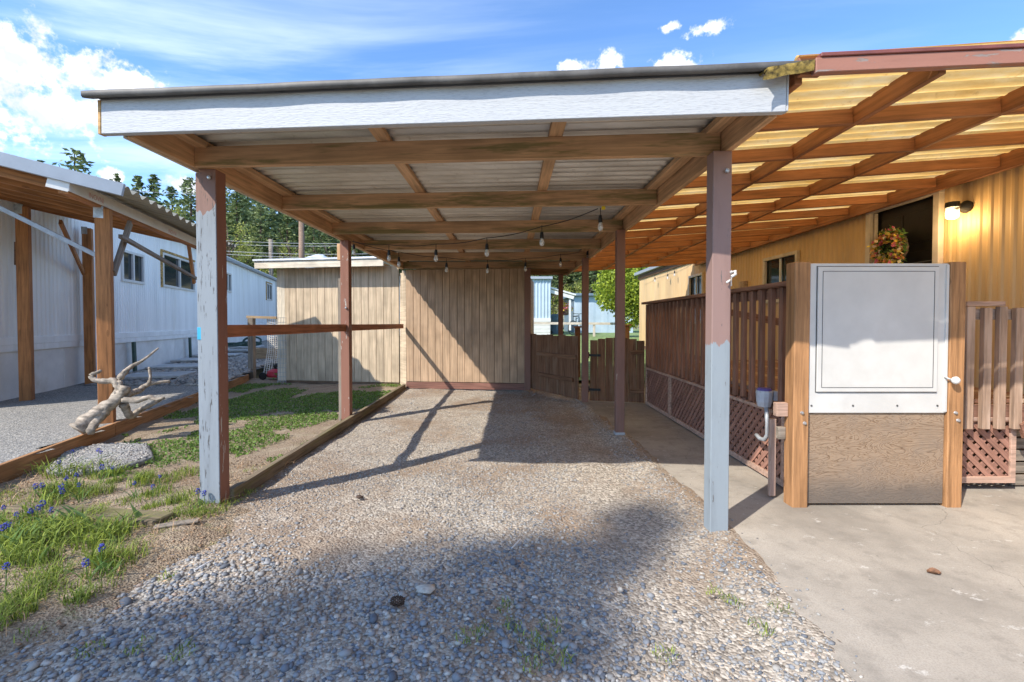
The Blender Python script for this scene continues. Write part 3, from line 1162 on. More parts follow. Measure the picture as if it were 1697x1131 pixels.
tall_post(0, 0, 'post', MAT['brown'], 0.10, 0.09, base=pP2)
block('post_foot', (pP2.x, pP2.y, 0.035), (0.115, 0.105, 0.05), MAT['greypvc'], carport)
pP3 = G(970, 668) + Vector((0, 0.05, 0))
tall_post(0, 0, 'post', MAT['brown'], 0.105, 0.10, base=pP3)
pP4 = Vector((1.09, 10.2, 0))
tall_post(0, 0, 'post', MAT['brown'], 0.10, 0.10, base=pP4)
# side beams, joists, purlins
for nm, fx, y0, y1 in (('side_beam', cx_l, yf(-2.3, 2.42), 9.55), ('side_beam', cx_r, 2.42, 10.55)):
    A = Vector((fx(y0), y0, zc(fx(y0)) + 0.095))
    B = Vector((fx(y1), y1, zc(fx(y1)) + 0.095))
    beam(nm, A, B, 0.045, 0.19, MAT['sidebeam'], carport)
    s = 1 if fx is cx_l else -1
    beam('side_purlin', A + Vector((s * 0.075, 0.02, 0.062)), B + Vector((s * 0.075, 0, 0.062)), 0.09, 0.045, MAT['purlin'], carport)
    if fx is cx_l:
        beam('edge_trim', A + Vector((-0.037, 0, -0.055)), B + Vector((-0.037, 0, -0.055)), 0.022, 0.085, MAT['cream'], carport)
for k in range(7):
    y = 2.96 + 1.235 * k
    x0, x1 = cx_l(y) + 0.026, cx_r(y) - 0.026
    beam('joist', (x0, yf(x0, y), zc(x0) + 0.073), (x1, yf(x1, y), zc(x1) + 0.073), 0.045, 0.142, MAT['joist'], carport)
for u in (0.385, 0.705):
    a, b = 2.42, 10.4
    xa, xb = -2.3 + 3.68 * u, -2.3 + 3.62 * u
    beam('purlin', (xa, yf(xa, a), zc(xa) + 0.166), (xb, b, zc(xb) + 0.166), 0.09, 0.040, MAT['purlin'], carport)
# front fascia and the metal edge over it
fa, fb = Vector((-2.425, yf(-2.425, 2.37), zc(-2.4) + 0.098)), Vector((1.405, 2.37, zc(1.4) + 0.098))
fo = beam('fascia', fa, fb, 0.04, 0.198, MAT['fascia'], carport)
dirx = (fb - fa).normalized()
beam('fascia_end', fa - dirx * 0.022, fa - dirx * 0.002, 0.042, 0.20, MAT['fascia_pine'], carport)
beam('fascia_end', fb + dirx * 0.002, fb + dirx * 0.012, 0.038, 0.19, MAT['fascia'], carport)
# flashing: bent sheet with a wavy lip
b = MB()
n = 64
prof = [(0.10, 0.014), (-0.02, 0.014), (-0.066, 0.012), (-0.080, 0.002), (-0.079, -0.022), (-0.070, -0.030), (-0.055, -0.026), (0.0, -0.004)]
a0, a1 = fa - dirx * 0.07, fb + dirx * 0.035
for i in range(n + 1):
    s = i / n
    p = a0 + (a1 - a0) * s
    w = 0.003 * math.sin(s * 41) + 0.0025 * math.sin(s * 17 + 1)
    for (yy, zz) in prof:
        b.V.append((p.x, p.y + yy + w * 0.5, p.z + 0.120 + zz + w * (0.6 if yy < -0.05 else 0.2)))
m_ = len(prof)
for i in range(n):
    for k in range(m_ - 1):
        b.F.append([i * m_ + k, i * m_ + k + 1, (i + 1) * m_ + k + 1, (i + 1) * m_ + k])
        b.S.append(0)
b.build('edge_flashing', MAT['flash'], carport, smooth=True)
for k in range(14):
    y = 2.38 + 0.605 * k
    xl, xr = -2.50, 1.47
    z0, z1 = zc(xl) + 0.203, zc(xr) + 0.203
    ya, yb = yf(xl, y), yf(xr, y)
    if ya > 9.6 and k > 11:
        xl = -2.42
    corr('roof_sheet', (xl, ya, z0 + 0.003 * (k % 2)), (0, 0.64, 0), (xr - xl, yb - ya, z1 - z0), 0.022, 0.121, MAT['galv'], carport, per=6)
# the rail along the left side
zr = 1.285
beam('hand_rail', (pL1.x + 0.03, pL1.y + 0.065, zr), (pL2.x + 0.0, pL2.y - 0.06, zr - 0.005), 0.04, 0.095, MAT['rail'], carport)
beam('hand_rail', (pL2.x + 0.01, pL2.y + 0.06, zr - 0.005), (-2.26, 9.40, zr - 0.01), 0.04, 0.09, MAT['rail'], carport)
for k, (pp, zz) in enumerate(((pL1, 2.40), (pL2, 1.55), (pP1, 2.30))):
    b = MB()
    b.lathe([(0.0, -0.012), (0.012, -0.01), (0.016, 0.0), (0.012, 0.0)], 8, (pp.x + 0.02, pp.y - 0.066, zz), 'Y')
    b.build('bolt', MAT['steel'], carport)
b = MB()
hk = Vector((pP1.x + 0.055, pP1.y - 0.04, 1.63))
b.box(hk + Vector((-0.005, 0, -0.05)), hk + Vector((-0.005, 0, 0.05)), 0.035, 0.012, (0, -1, 0))
b.tube([hk + Vector((0, -0.01, 0.035)), hk + Vector((0.02, -0.035, 0.04)), hk + Vector((0.01, -0.055, 0.02)), hk + Vector((-0.015, -0.06, 0.005))], 0.009, 8)
b.tube([hk + Vector((0, -0.01, -0.01)), hk + Vector((-0.02, -0.03, -0.02)), hk + Vector((-0.035, -0.035, -0.03))], 0.007, 8)
b.build('hook', MAT['white'], carport, smooth=True)

# ------------------------------------------------------------------ amber patio cover
cover = thing('patio_cover', 'red brown timber patio cover with amber corrugated roof over the deck', 'patio cover', (3.0, 6.5, 0))
WX = 4.53                                            # the face of the house wall
zf_ = lambda x: 2.552 + 0.045 * (x - 1.45)
za = lambda x: 2.555 + 0.068 * (x - 1.45)            # underside of the timber grid
FY, EY = 2.30, 11.0
xs = [2.17, 3.10]
for x in xs:
    beam('rafter', (x, FY + 0.02, za(x) + 0.055), (x, EY, za(x) + 0.055), 0.040, 0.110, MAT['redbeam'], cover)
beam('ledger', (WX - 0.10, FY + 0.02, za(WX) + 0.03), (WX - 0.10, EY, za(WX) + 0.03), 0.045, 0.15, MAT['redbeam'], cover)
beam('edge_rafter', (1.47, FY + 0.06, za(1.47) + 0.065), (1.36, EY, za(1.4) + 0.065), 0.040, 0.10, MAT['redbeam'], cover)
yk = [2.91 + 0.615 * k for k in range(14)]
cuts = [1.445] + xs + [WX - 0.12]
for y in yk:
    for xa, xb in zip(cuts, cuts[1:]):
        a, c = (xa + (0.022 if xa > 1.5 else 0.0)), xb - 0.022
        beam('blocking', (a, y, za(a) + 0.048), (c, y, za(c) + 0.048), 0.040, 0.094, MAT['redbeam'], cover)
block('light_leak_block', (1.50, FY + 0.028, za(1.5) + 0.085), (0.11, 0.03, 0.10), MAT['redbeam'], cover)  # added behind the fascia end to stop sunlight leaking onto the gate
beam('fascia', (1.50, FY - 0.01, zf_(1.5) + 0.066), (5.2, FY - 0.01, zf_(5.2) + 0.066), 0.042, 0.072, MAT['pinkfascia'], cover)
beam('drip_edge', (1.52, FY - 0.014, zf_(1.52) + 0.113), (5.2, FY - 0.014, zf_(5.2) + 0.113), 0.05, 0.02, MAT['redtrim'], cover)
for k in range(15):
    y = FY + 0.0 + 0.60 * k
    if y > EY - 0.2:
        break
    x0, x1 = 1.44, 4.49
    corr('roof_sheet', (x0, y, za(x0) + 0.124 + 0.003 * (k % 2)), (0, 0.62, 0), (x1 - x0, 0, za(x1) - za(x0)), 0.022, 0.12, MAT['amber'], cover, per=8)
# the mossy front corner
b = MB()
for i in range(9):
    for j in range(4):
        x = 1.235 + 0.26 * i / 8 + (0.05 * j / 3 if i == 0 else 0)
        b.V.append((x, FY - 0.03 + 0.02 * random.random() + (0.30 if j == 3 else 0), za(x) + 0.040 + 0.027 * j * (0.9 + 0.3 * random.random()) - 0.004 * (8 - i)))
for i in range(8):
    for j in range(3):
        b.F.append([i * 4 + j, i * 4 + j + 1, (i + 1) * 4 + j + 1, (i + 1) * 4 + j])
        b.S.append(0)
b.build('mossy_edge', MAT['moss'], cover, smooth=True)

# ------------------------------------------------------------------ the house on the right
HY0, HY1 = -3.0, 16.2
house = thing('manufactured_home', 'cream ribbed metal manufactured home behind the deck on the right', 'house', (7.0, 6.5, 0))
S = lambda y: y - HY0
wins = [(S(7.20), S(8.12), 1.72, 2.46), (S(10.75), S(11.55), 1.35, 2.50)]
DY0, DY1 = 4.80, 5.76
rib_wall('wall', (WX, HY0, 0), (WX, HY1, 0), 0.55, 3.02, MAT['siding'], house, 0.10, 0.009, (-1, 0, 0), wins + [(S(DY0), S(DY1), 0.76, 2.74)])
block('inner_wall', (WX + 0.16, (HY0 + HY1) / 2, 1.8), (0.02, HY1 - HY0, 2.4), MAT['black'], house)
rib_wall('end_wall', (WX, HY1, 0), (WX + 4.2, HY1, 0), 0.55, 3.0, MAT['siding'], house, 0.10, 0.014, (0, 1, 0))
rib_wall('end_wall', (WX, HY0, 0), (WX + 4.2, HY0, 0), 0.0, 3.0, MAT['siding'], house, 0.10, 0.009, (0, -1, 0))
rib_wall('skirting', (WX + 0.03, HY0, 0), (WX + 0.03, HY1, 0), 0.0, 0.56, MAT['deck'], house, 0.15, 0.01, (-1, 0, 0))
block('roof', (WX + 2.15, (HY0 + HY1) / 2, 3.07), (4.6, HY1 - HY0 + 0.3, 0.10), MAT['gutter'], house)
beam('eave_trim', (WX - 0.03, EY + 0.02, 2.93), (WX - 0.03, HY1 + 0.05, 2.93), 0.03, 0.13, MAT['header'], house)
beam('header_board', (WX - 0.045, HY0, 2.83), (WX - 0.045, EY - 0.05, 2.83), 0.03, 0.16, MAT['header'], house)


def side_window(parent, y0, y1, z0, z1, x, bars=1):
    w = thing_part('window', parent, (x, (y0 + y1) / 2, (z0 + z1) / 2))
    fw = 0.055
    for a, c in (((x - 0.03, y0, z0), (x - 0.03, y0, z1)), ((x - 0.03, y1, z0), (x - 0.03, y1, z1))):
        beam('frame', a, c, fw, 0.05, MAT['doorframe'], w, (-1, 0, 0))
    for z in (z0, z1):
        beam('frame', (x - 0.032, y0 - 0.027, z), (x - 0.032, y1 + 0.027, z), 0.05, fw, MAT['doorframe'], w)
    for k in range(bars):
        y = y0 + (y1 - y0) * (k + 1) / (bars + 1)
        beam('mullion', (x - 0.02, y, z0 + 0.03), (x - 0.02, y, z1 - 0.03), 0.03, 0.03, MAT['white'], w, (-1, 0, 0))
    block('pane', (x + 0.012, (y0 + y1) / 2, (z0 + z1) / 2), (0.006, y1 - y0 - 0.05, z1 - z0 - 0.05), MAT['glass'], w)
    return w


def thing_part(name, parent, loc):
    o = bpy.data.objects.new(name, None)
    o.empty_display_size = 0.05
    return link(o, parent, Matrix.Translation(Vector(loc)))


side_window(house, 7.20, 8.12, 1.72, 2.46, WX)
side_window(house, 10.75, 11.55, 1.35, 2.50, WX)
door = thing_part('door', house, (WX, (DY0 + DY1) / 2, 0.76))
for y in (DY0 + 0.02, DY1 - 0.02):
    beam('frame', (WX - 0.035, y, 0.76), (WX - 0.035, y, 2.74), 0.07, 0.06, MAT['doorframe'], door, (-1, 0, 0))
beam('frame', (WX - 0.037, DY0 - 0.02, 2.745), (WX - 0.037, DY1 + 0.02, 2.745), 0.06, 0.075, MAT['doorframe'], door)
beam('storm_door_stile', (WX - 0.01, DY1 - 0.085, 0.78), (WX - 0.01, DY1 - 0.085, 2.70), 0.028, 0.03, MAT['doorframe'], door, (-1, 0, 0))
block('door_leaf', (WX + 0.05, (DY0 + DY1) / 2, 1.74), (0.04, 0.86, 1.94), MAT['darkdoor'], door)
for yy in (-0.2, 0.2):
    for z0, z1 in ((0.9, 1.55), (1.7, 2.15), (2.25, 2.60)):
        block('door_panel', (WX + 0.026, (DY0 + DY1) / 2 + yy, (z0 + z1) / 2), (0.012, 0.30, z1 - z0), MAT['darkdoor'], door, 0, 0.005)
beam('glass_rail', (WX - 0.005, DY0 + 0.06, 2.02), (WX - 0.005, DY1 - 0.1, 2.02), 0.01, 0.012, MAT['seam'], door)
b = MB()
b.box((WX - 0.02, 8.75, 2.08), (WX - 0.02, 8.98, 2.08), 0.10, 0.14)
o = b.build('junction_box', MAT['decktan'], None, (WX, 8.86, 2.08))
tag(o, 'small tan box mounted on the cream wall beside the window', 'wall box')

# wreath on the door
wr = Vector((WX - 0.10, 5.33, 2.20))
wreath = thing('wreath', 'round wreath of pink, orange and yellow flowers on the dark door', 'wreath', wr)
b = MB()
ring = [wr + Vector((0.02, 0.165 * math.cos(a), 0.165 * math.sin(a))) for a in np.linspace(0, 2 * PI, 25)]
b.tube(ring, 0.03, 7, wob=0.5)
b.build('twig_ring', MAT['bark'], wreath)


def ringpts(n, spread, seed):
    r = np.random.default_rng(seed)
    a = r.uniform(0, 2 * PI, n)
    q = 0.165 + r.normal(0, spread, n)
    return np.stack([wr.x - np.abs(r.normal(0, 0.03, n)), wr.y + q * np.cos(a), wr.z + q * np.sin(a)], 1)


V, T = quads(ringpts(420, 0.045, 1), 0.075, aspect=0.35)
np_mesh('leaves', V, T, MAT['bulbleaf'], wreath, False)
for k in range(5):
    V, T = quads(ringpts(70, 0.04, 30 + k) - np.array([0.03, 0, 0]), 0.05, aspect=0.9)
    np_mesh('flowers', V, T, MAT['petal%d' % k], wreath, False, 'stuff')

# lit wall lamp
lp = Vector((WX - 0.02, 4.55, 2.50))
lamp = thing('wall_lamp', 'lit wall lamp with dark bracket and glass jar beside the door', 'lamp', lp)
b = MB()
b.lathe([(0.0, 0.02), (0.062, 0.02), (0.062, -0.005), (0.045, -0.03), (0.028, -0.06), (0.028, -0.10), (0.0, -0.10)], 14, lp, 'X')
b.lathe([(0.0, 0.05), (0.055, 0.05), (0.058, 0.0), (0.0, 0.0)], 14, lp + Vector((-0.13, 0, -0.005)), 'Z')
b.build('bracket', MAT['iron'], lamp, smooth=False)
b = MB()
b.lathe([(0.052, 0.0), (0.054, -0.07), (0.05, -0.10), (0.03, -0.112), (0.0, -0.113)], 14, lp + Vector((-0.13, 0, -0.007)), 'Z')
b.build('glass_jar', MAT['bulbglass'], lamp, smooth=True)
b = MB()
b.lathe([(0.0, -0.02), (0.022, -0.02), (0.034, -0.06), (0.03, -0.09), (0.0, -0.098)], 12, lp + Vector((-0.13, 0, -0.007)), 'Z')
b.build('bulb', MAT['lampglow'], lamp, smooth=True)
pl = bpy.data.lights.new('lamp_light', 'POINT')
pl.energy = 5.0
pl.color = (1.0, 0.66, 0.30)
pl.shadow_soft_size = 0.05
lo = bpy.data.objects.new('lamp_light', pl)
link(lo, lamp, Matrix.Translation(lp + Vector((-0.13, -0.0, -0.15))))

# ------------------------------------------------------------------ deck with railing and lattice
DZ = 0.74
RX, RY0, RY1 = 2.20, 3.52, 7.45
deck = thing('deck', 'raised dark brown wooden deck with slatted railing and lattice skirt along the house', 'deck', (3.3, 5.5, 0))
for k in range(14):
    x = RX + 0.10 + 0.148 * k + 0.07
    if x < WX - 0.05:
        beam('deck_board', (x, RY0 + 0.10, DZ - 0.017), (x, RY1, DZ - 0.017), 0.14, 0.034, MAT['deck'] if k % 4 else MAT['decktan'], deck, (0, 0, 1), 0.004)
beam('rim_board', (RX + 0.05, RY0 + 0.09, DZ - 0.11), (WX - 0.04, RY0 + 0.09, DZ - 0.11), 0.04, 0.14, MAT['deck'], deck)
beam('rim_board', (RX + 0.05, RY0 + 0.12, DZ - 0.11), (RX + 0.05, RY1, DZ - 0.11), 0.04, 0.14, MAT['deck'], deck)
for y in (3.62, 5.0, 6.3, 7.4):
    beam('deck_post', (RX + 0.10, y, -0.02), (RX + 0.10, y, DZ - 0.05), 0.09, 0.09, MAT['deck'], deck, (0, -1, 0))
beam('top_rail', (RX, RY0 + 0.02, 1.655), (RX, RY1 + 0.05, 1.665), 0.14, 0.036, MAT['deck'], deck)
beam('under_rail', (RX + 0.03, RY0 + 0.02, 1.592), (RX + 0.03, RY1, 1.60), 0.036, 0.085, MAT['deck'], deck)
n = 0
y = RY0 + 0.16
while y < RY1 - 0.08:
    beam('baluster', (RX - 0.012, y, 0.635 + 0.02 * random.random()), (RX - 0.012, y, 1.636), 0.052, 0.038, MAT['deck'], deck, (-1, 0, 0), 0.003)
    y += 0.153
beam('rail_post', (RX + 0.045, RY1, 0.0), (RX + 0.045, RY1, 1.64), 0.09, 0.09, MAT['deck'], deck, (0, -1, 0))
# inner stair rail seen through the balusters
beam('stair_rail', (3.6, 5.2, 1.25), (2.9, 7.2, 1.62), 0.04, 0.09, MAT['deck'], deck)
beam('rail_post', (3.55, 5.6, DZ), (3.55, 5.6, 1.6), 0.09, 0.09, MAT['deck'], deck, (0, -1, 0))
# front section right of the gate
FYD = 3.58
for i, px in enumerate((1600, 1628, 1653, 1680, 1707)):
    x = Q(px, 600, FYD).x
    beam('baluster', (x, FYD - 0.022, 0.515), (x, FYD - 0.022, 1.475 - 0.01 * (i % 2)), 0.062, 0.040, MAT['decktan'], deck, (0, -1, 0))
beam('under_rail', (3.30, FYD + 0.02, 1.415), (4.45, FYD + 0.02, 1.415), 0.038, 0.085, MAT['decktan'], deck)
beam('cap_board', (Q(1594, 500, FYD).x, FYD, 1.497), (Q(1657, 500, FYD).x, FYD, 1.497), 0.09, 0.036, MAT['latframe'], deck)
beam('ramp_board', (3.98, FYD - 0.04, 0.50), (4.6, FYD - 0.04, 0.72), 0.035, 0.12, MAT['deck'], deck)
for k in range(5):
    beam('skirt_slat', (4.06, FYD + 0.10, 0.07 + 0.10 * k), (4.5, FYD + 0.10, 0.07 + 0.10 * k), 0.02, 0.085, MAT['greywood'], deck)


def lattice(parent, O, U, n, width, z0, z1, step=0.098, sw=0.042):
    """a framed panel of crossed strips; O foot corner, U unit along, n outwards"""
    O, U, n = Vector(O), Vector(U), Vector(n)
    fr = MB()
    fw = 0.05
    P = lambda s, z, d=0.0: O + U * s + Vector((0, 0, z)) + n * d
    fr.box(P(0, z0 + fw / 2, 0.012), P(width, z0 + fw / 2, 0.012), 0.02, fw, (0, 0, 1))
    fr.box(P(0, z1 - 0.015, 0.012), P(width, z1 - 0.015, 0.012), 0.02, 0.03, (0, 0, 1))
    for s in (0.02, width - 0.02):
        fr.box(P(s, z0 + fw, 0.0125), P(s, z1 - 0.03, 0.0125), 0.04, 0.019, n)
    f = fr.build('lattice_panel', MAT['latframe'], parent, O)
    h = z1 - z0
    for lay, sg in ((0, 1), (1, -1)):
        k = -h
        while k < width:
            a, c = max(0.0, k), min(width, k + h)
            if c - a > 0.05:
                za_, zb_ = (a - k), (c - k)
                if sg < 0:
                    za_, zb_ = h - za_, h - zb_
                d = 0.0 if lay else -0.009
                A, B = P(a, z0 + za_, d), P(c, z0 + zb_, d)
                beam('strip', A, B, sw, 0.008, MAT['lattice'], f, n, 0.001)
            k += step
    return f


divs = [3.62, 4.86, 6.28, RY1 - 0.05]
for a, c in zip(divs, divs[1:]):
    lattice(deck, (RX - 0.005, a, 0), (0, 1, 0), (-1, 0, 0), c - a - 0.01, 0.03, 0.625)
lattice(deck, (3.27, FYD + 0.03, 0), (1, 0, 0), (0, -1, 0), 0.73, 0.075, 0.60)

# ------------------------------------------------------------------ lift gate
gl = G(1325, 841, 0.012).x
gr = G(1573, 838, 0.012).x
GY = G(1325, 841, 0.012).y + 0.05
gate = thing('lift_gate', 'white metal gate over weathered plywood between two orange cedar posts', 'gate', ((gl + gr) / 2, GY, 0))
beam('gate_post', (gl, GY, 0.0), (gl, GY, 1.785), 0.112, 0.112, MAT['cedar'], gate, (0, -1, 0), 0.006)
beam('gate_post', (gr, GY, 0.0), (gr, GY, 1.785), 0.112, 0.112, MAT['cedar'], gate, (0, -1, 0), 0.006)
x0, x1 = gl + 0.06, gr - 0.06
zs = 0.695
block('gate_panel', ((x0 + x1) / 2, GY - 0.025, (zs + 1.775) / 2), (x1 - x0, 0.035, 1.775 - zs), MAT['whitegate'], gate, 0, 0.004)
lx0, lx1, lz0, lz1 = x0 + 0.045, x1 - 0.075, 0.845, 1.755
fy = GY - 0.0435
block('door_seam', ((lx0 + lx1) / 2, fy, (lz0 + lz1) / 2), (lx1 - lx0, 0.006, lz1 - lz0), MAT['seam'], gate, 0, 0.001)
leaf = block('door_leaf', ((lx0 + lx1) / 2, fy - 0.006, (lz0 + lz1) / 2), (lx1 - lx0 - 0.010, 0.012, lz1 - lz0 - 0.012), MAT['whitegate'], gate, 0, 0.004)
b = MB()
e = 0.038
for (ax, az), (bx_, bz) in (((lx0 + e, lz0 + e), (lx1 - e, lz0 + e)), ((lx0 + e, lz1 - e), (lx1 - e, lz1 - e)), ((lx0 + e, lz0 + e), (lx0 + e, lz1 - e)), ((lx1 - e, lz0 + e), (lx1 - e, lz1 - e))):
    b.box((ax, fy - 0.0125, az), (bx_, fy - 0.0125, bz), 0.0035, 0.0035, (0, -1, 0), 0.0005)
b.build('panel_groove', MAT['seam'], leaf)
beam('side_flange', (x1 - 0.012, GY - 0.046, zs + 0.01), (x1 - 0.012, GY - 0.046, 1.765), 0.02, 0.01, MAT['whitegate'], gate, (0, -1, 0))
o = block('plywood_sheet', ((x0 + x1) / 2, GY - 0.02, (0.03 + zs) / 2), (x1 - x0, 0.018, zs - 0.034), MAT['ply'], gate, 0, 0.002)
b = MB()
for sx in (0.02, 0.32, 0.64, 0.93):
    b.lathe([(0.0, -0.004), (0.007, -0.003), (0.007, 0.001)], 8, (x0 + sx, fy, zs + 0.055), 'Y')
b.build('screw_row', MAT['seam'], gate)
b = MB()
kz = G(1565, 630, 0).x
kp = Vector((gr - 0.045, GY - 0.062, 1.35 - (630 - 535) * (GY - 0.06) / 754))
b.lathe([(0.0, -0.05), (0.02, -0.048), (0.028, -0.035), (0.024, -0.02), (0.010, -0.012), (0.010, 0.006)], 14, kp, 'Y')
b.tube([kp + Vector((0, -0.01, 0)), kp + Vector((-0.035, -0.008, 0.012)), kp + Vector((-0.05, 0.0, 0.03))], 0.006, 6)
b.build('knob', MAT['white'], gate, smooth=True)
for (bx_, bz) in ((gl + 0.005, 0.70), (gl + 0.025, 0.625), (gr - 0.005, 0.70), (gr + 0.015, 0.645)):
    b = MB()
    b.lathe([(0.0, -0.012), (0.009, -0.010), (0.012, -0.002), (0.014, 0.001)], 8, (bx_, GY - 0.057, bz), 'Y')
    b.build('bolt', MAT['steel'], gate)
beam('spacer_block', (gl - 0.14, GY + 0.03, 0.71), (gl - 0.057, GY + 0.03, 0.71), 0.05, 0.10, MAT['latframe'], gate)
beam('spacer_block', (gl - 0.11, GY + 0.05, 0.53), (gl - 0.057, GY + 0.05, 0.53), 0.04, 0.09, MAT['greywood'], gate)
beam('stop_board', (gl - 0.10, GY + 0.13, 0.03), (gl - 0.10, GY + 0.13, 0.62), 0.045, 0.03, MAT['latframe'], gate, (0, -1, 0))

# outlet with bent conduit on the deck
mp = Vector((RX - 0.085, 3.80, 0.72))
met = thing('outlet_box', 'grey outlet box with purple lid and bent conduit on the lattice', 'outlet box', mp)
b = MB()
b.lathe([(0.0, -0.075), (0.05, -0.072), (0.062, -0.03), (0.066, 0.05), (0.06, 0.062), (0.0, 0.062)], 12, mp)
b.box(mp + Vector((0.06, 0, 0.02)), mp + Vector((0.09, 0, 0.02)), 0.08, 0.08)
b.build('housing', MAT['greybox'], met)
b = MB()
b.lathe([(0.0, 0.062), (0.058, 0.063), (0.05, 0.082), (0.0, 0.086)], 12, mp)
b.build('lid', MAT['purple'], met)
b = MB()
b.tube([mp + Vector((0.0, -0.03, -0.07)), mp + Vector((0.0, -0.05, -0.20)), mp + Vector((0.0, -0.05, -0.30)), mp + Vector((0.0, -0.01, -0.35)), mp + Vector((0.0, 0.06, -0.36)), mp + Vector((0.0, 0.12, -0.34))], 0.017, 10)
b.build('conduit', MAT['greypvc'], met, smooth=True)

# ------------------------------------------------------------------ shed
shed = thing('shed', 'tan vertical board shed at the back of the carport', 'shed', (-2.4, 9.7, 0))
SA, SB, SCc, SD = Vector((-5.14, 10.20, 0)), Vector((-2.42, 9.76, 0)), Vector((-2.19, 9.43, 0)), Vector((0.26, 9.16, 0))


def boards(parent, A, B, z0, z1, m, pitch, thick=0.02, gap=0.006, out=None):
    L = (B - A).length
    d = (B - A) / L
    n = Vector((d.y, -d.x, 0)) if out is None else Vector(out)
    k = max(1, round(L / pitch))
    w = L / k
    for i in range(k):
        p = A + d * (w * (i + 0.5))
        jit = random.uniform(0, 0.003)
        beam('siding_board', p + Vector((0, 0, z0)) + n * jit, p + Vector((0, 0, z1)) + n * jit, w - gap, thick, m, parent, n, 0.003)


boards(shed, SA, SB, 0.06, 2.56, MAT['shed_l'], 0.168)
boards(shed, SCc, SD, 0.13, 2.44, MAT['shed_r'], 0.152)
for A, B, nm, z1 in ((SA, SB, 'wall', 2.56), (SCc, SD, 'wall', 2.44)):
    off = Vector((0.0, 0.028, 0))
    beam(nm, A + off + Vector((0, 0, z1 / 2)), B + off + Vector((0, 0, z1 / 2)), 0.03, z1 - 0.02, MAT['shed_back'], shed)
beam('wall', SA + Vector((-0.01, 0.05, 1.28)), SA + Vector((0.5, 3.0, 1.28)), 0.03, 2.5, MAT['shed_l'], shed)
beam('wall', SB + Vector((0.03, 0, 1.2)), SCc + Vector((0.0, 0.02, 1.2)), 0.03, 2.4, MAT['shed_l'], shed)
beam('wall', SD + Vector((0.0, 0.05, 1.2)), SD + Vector((0.3, 2.8, 1.2)), 0.03, 2.4, MAT['shed_r'], shed)
beam('corner_trim', SB + Vector((0.14, -0.13, 0.02)), SB + Vector((0.14, -0.13, 2.45)), 0.075, 0.03, MAT['cream'], shed, (0, -1, 0))
beam('corner_trim', SA + Vector((-0.02, -0.005, 0.05)), SA + Vector((-0.02, -0.005, 2.54)), 0.18, 0.035, MAT['cream'], shed, (0, -1, 0))
dd = (SD - SCc).normalized()
beam('baseboard', SCc + Vector((0.0, -0.025, 0.055)), SD + Vector((0, -0.025, 0.055)), 0.03, 0.13, MAT['shed_base'], shed)
beam('corner_post', SD + Vector((0.05, -0.06, 0.0)), SD + Vector((0.05, -0.06, 2.44)), 0.12, 0.09, MAT['brown'], shed, (0, -1, 0))
ea, eb = Vector((-5.60, 9.93, 0)), Vector((-2.66, 9.45, 0))
beam('eave_fascia', ea + Vector((0, 0, 2.60)), eb + Vector((0, 0, 2.60)), 0.03, 0.155, MAT['cream'], shed)
beam('eave_edge', ea + Vector((-0.02, -0.02, 2.70)), eb + Vector((0, -0.02, 2.70)), 0.05, 0.04, MAT['shedroof'], shed)
beam('soffit', ea + Vector((0, 0.20, 2.58)), eb + Vector((0, 0.20, 2.58)), 0.36, 0.02, MAT['joist'], shed)
b = MB()
b.add([ea + Vector((0, -0.04, 2.725)), eb + Vector((0.0, -0.04, 2.725)), eb + Vector((0.5, 3.2, 2.85)), ea + Vector((0.5, 3.2, 2.85))], [[0, 1, 2, 3]])
b.build('roof', MAT['shedroof'], shed)

# ------------------------------------------------------------------ wooden fence and arched gate


def picket_run(name, label, cat, A, B, zf, m, rails, n, extra=None, front=(0, -1, 0)):
    f = thing(name, label, cat, (A + B) / 2)
    L = (B - A).length
    d = (B - A) / L
    out = Vector((d.y, -d.x, 0))
    w = L / n
    for i in range(n):
        s = (i + 0.5) / n
        p = A + d * (w * (i + 0.5)) + out * random.uniform(-0.003, 0.003)
        beam('board', p + Vector((0, 0, 0.03)), p + Vector((0, 0, zf(s))), w - random.uniform(0.001, 0.004), 0.018, m, f, out, 0.003)
    for z, s0, s1 in rails:
        beam('rail', A + d * (L * s0) + out * 0.03 + Vector((0, 0, z)), A + d * (L * s1) + out * 0.03 + Vector((0, 0, z)), 0.038, 0.07, MAT['fence'], f)
    return f


fa_ = SD + Vector((0.12, -0.05, 0))
fb_ = Vector((pP3.x - 0.09, pP3.y + 0.12, 0))
picket_run('wooden_fence', 'dark wooden fence panel between the shed and the brown post', 'fence', fa_, fb_, lambda s: 1.12 + 0.01 * math.sin(s * 20), MAT['fence'], ((0.75, 0.18, 0.98), (0.35, 0.22, 0.92)), 8)
ga_, gb_ = Vector((pP3.x + 0.09, pP3.y + 0.02, 0)), Vector((RX - 0.02, RY1 + 0.02, 0))
ag = picket_run('arched_gate', 'arched dark wooden gate with black strap hinges', 'gate', ga_, gb_, lambda s: 1.0 + 0.10 * math.sin(PI * (0.12 + 0.76 * s)), MAT['fence'], ((0.22, 0.75, 0.99), (0.86, 0.75, 0.99)), 7)
for z in (0.80, 0.22):
    b = MB()
    q = ga_ + Vector((0.0, -0.03, z))
    e_ = (gb_ - ga_).normalized()
    b.box(q - e_ * 0.06, q + e_ * 0.17, 0.006, 0.04, (0, 0, 1), 0.001)
    b.lathe([(0.0, -0.05), (0.014, -0.05), (0.014, 0.05), (0.0, 0.05)], 8, q - e_ * 0.03)
    b.build('hinge', MAT['iron'], ag)
# ------------------------------------------------------------------ string lights


